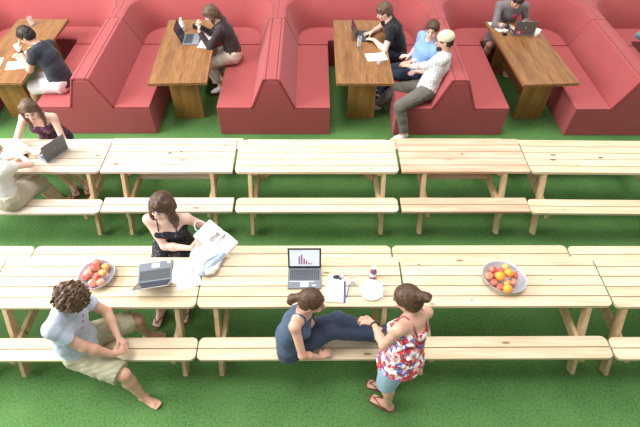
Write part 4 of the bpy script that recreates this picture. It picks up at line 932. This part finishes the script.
# tote bag with lettering
c=V(-.905,2.625,.845); dn=unit(V(.27,-.19,-.10)); side=unit(V(.62,.72,.12)); side=unit(side-dn*side.dot(dn)); nrm=np.cross(side,dn)
if nrm[2]<0: nrm=-nrm
Mb=Matrix(((side[0],-dn[0],nrm[0],c[0]),(side[1],-dn[1],nrm[1],c[1]),(side[2],-dn[2],nrm[2],c[2]),(0,0,0,1)))
def boxsdf(c,R,h,r,k=.02):
    c=V(*c); R=np.array(R,float); h=np.array(h,float)
    def fn(p):
        q=np.abs((p-c)@R.T)-(h-r); return np.linalg.norm(np.maximum(q,0),axis=-1)+np.minimum(q.max(-1),0)-r
    return P(fn,c-np.linalg.norm(h),c+np.linalg.norm(h),k)
tb=smesh('tote_bag',[boxsdf(c,np.stack([side,dn,nrm]),(.112,.178,.020),.017),ell(c+dn*.06,np.stack([side,dn,nrm]),(.10,.09,.032),.04)],M['bag'],.005,None,(),.004,22,4,1,origin=(c[0],c[1],c[2]))
tag(tb,'white cotton tote bag with brown lettering held by the woman in the dotted dress','bag')
for sg in (-1,1):
    m=MB(); m.tube([side*.05*sg*a-dn*b+nrm*z for a,b,z in ((1,.155,.012),(1.0,.20,.02),(.6,.235,.03),(0,.245,.03))],.006,8); m.build('handle',M['bag'],tb,smooth=True)
Ml=Matrix(((side[0],-dn[0],nrm[0],0),(side[1],-dn[1],nrm[1],0),(side[2],-dn[2],nrm[2],0),(0,0,0,1)))
for tx,sz,x_,y_ in (('this',.075,.005,.02),('water',.055,.02,-.04)): text(tx,sz,M['print'],tb,Ml@TR(x_,y_,.0335),depth=.004)
# pale blue cloth bundle
c=V(-.985,2.43,.80); b1=smesh('cloth_bag',[ell(c,np.stack([unit((.8,.5,0)),unit((-.5,.8,0)),V(0,0,1)]),(.135,.165,.052),.03),cone(c+V(-.06,.08,.02),c+V(.09,.1,.02),.05,.04,.03),cone(c+V(.09,.10,.02),c+V(.10,-.02,0),.045,.04,.03)],M['bag'],.006,None,[plane((0,0,.7405),(0,0,-1))],.012,26,12,1,origin=(c[0],c[1],.7405))
tag(b1,'crumpled white and pale blue cloth bag lying on the joint of the near tables','bag')
o_=V(c[0],c[1],.7405); m=MB(); rs=random.Random(4)
smesh('lining',[cone(c+V(-.02,-.13,.0),c+V(.06,-.06,.035),.035,.04,.02),cone(c+V(.06,-.06,.035),c+V(.15,.05,.02),.04,.035,.02),cone(c+V(.02,-.12,-.01),c+V(.13,.0,.0),.03,.03,.02),ell(c+V(.075,-.045,.065),np.stack([unit((.7,.7,.2)),unit((-.7,.7,0)),V(0,0,1)]),(.09,.016,.04),.01,'sub')],M['blue'],.006,b1,[plane((0,0,.742),(0,0,-1))],.008,30,5,1,origin=(o_[0],o_[1],o_[2]))
WORLD=.52; SUN=1.55; SUNDIR=(-.10,.04,1); FILL=900; ROOF=380; EXPO=0.20
# ------------------------------------------------------------------ light and camera
w=bpy.data.worlds.new('daylight'); bpy.context.scene.world=w; w.use_nodes=True; t=w.node_tree; bg=t.nodes['Background']
tc=t.nodes.new('ShaderNodeTexCoord'); sp=t.nodes.new('ShaderNodeSeparateXYZ'); t.links.new(tc.outputs['Generated'],sp.inputs[0])
cr=ramp(t,sp.outputs[2],[(0.0,(.95,.93,.93)),(.5,(.85,.85,.85)),(1,(.9,.9,.9))]); t.links.new(cr,bg.inputs[0]); bg.inputs[1].default_value=WORLD
l=bpy.data.lights.new('skylight','SUN'); l.energy=SUN; l.angle=math.radians(22); l.color=(1,.98,.95); o=bpy.data.objects.new('skylight',l); C.objects.link(o)
o.rotation_euler=Vector(SUNDIR).to_track_quat('Z','Y').to_euler(); o.location=(0,3,9)
l=bpy.data.lights.new('rooflight','AREA'); l.energy=ROOF; l.shape='RECTANGLE'; l.size=16; l.size_y=3.5; o=bpy.data.objects.new('rooflight',l); C.objects.link(o); o.location=(-1,5.2,7)
l=bpy.data.lights.new('left_fill','AREA'); l.energy=FILL; l.shape='RECTANGLE'; l.size=6; l.size_y=4; o=bpy.data.objects.new('left_fill',l); C.objects.link(o)  # added fill lamp that brightens the left side in place of veiling glare
o.location=(-7.5,2.5,4.2); o.rotation_euler=Vector((-1,.05,.42)).to_track_quat('Z','Y').to_euler()
th,yaw,roll,f=.8559,-.0183,.013,465.26
cd=bpy.data.cameras.new('camera'); cam=bpy.data.objects.new('camera',cd); C.objects.link(cam)
cd.sensor_width=36; cd.lens=36*f/640; cd.clip_end=100
cam.matrix_world=Matrix.Translation((0,0,4.234))@Matrix.Rotation(yaw,4,'Z')@Matrix.Rotation(PI/2-th,4,'X')@Matrix.Rotation(roll,4,'Z')
S=bpy.context.scene; S.camera=cam
S.view_settings.view_transform='Standard'; S.view_settings.look='None'; S.view_settings.gamma=1; S.view_settings.use_curve_mapping=False; S.view_settings.exposure=EXPO
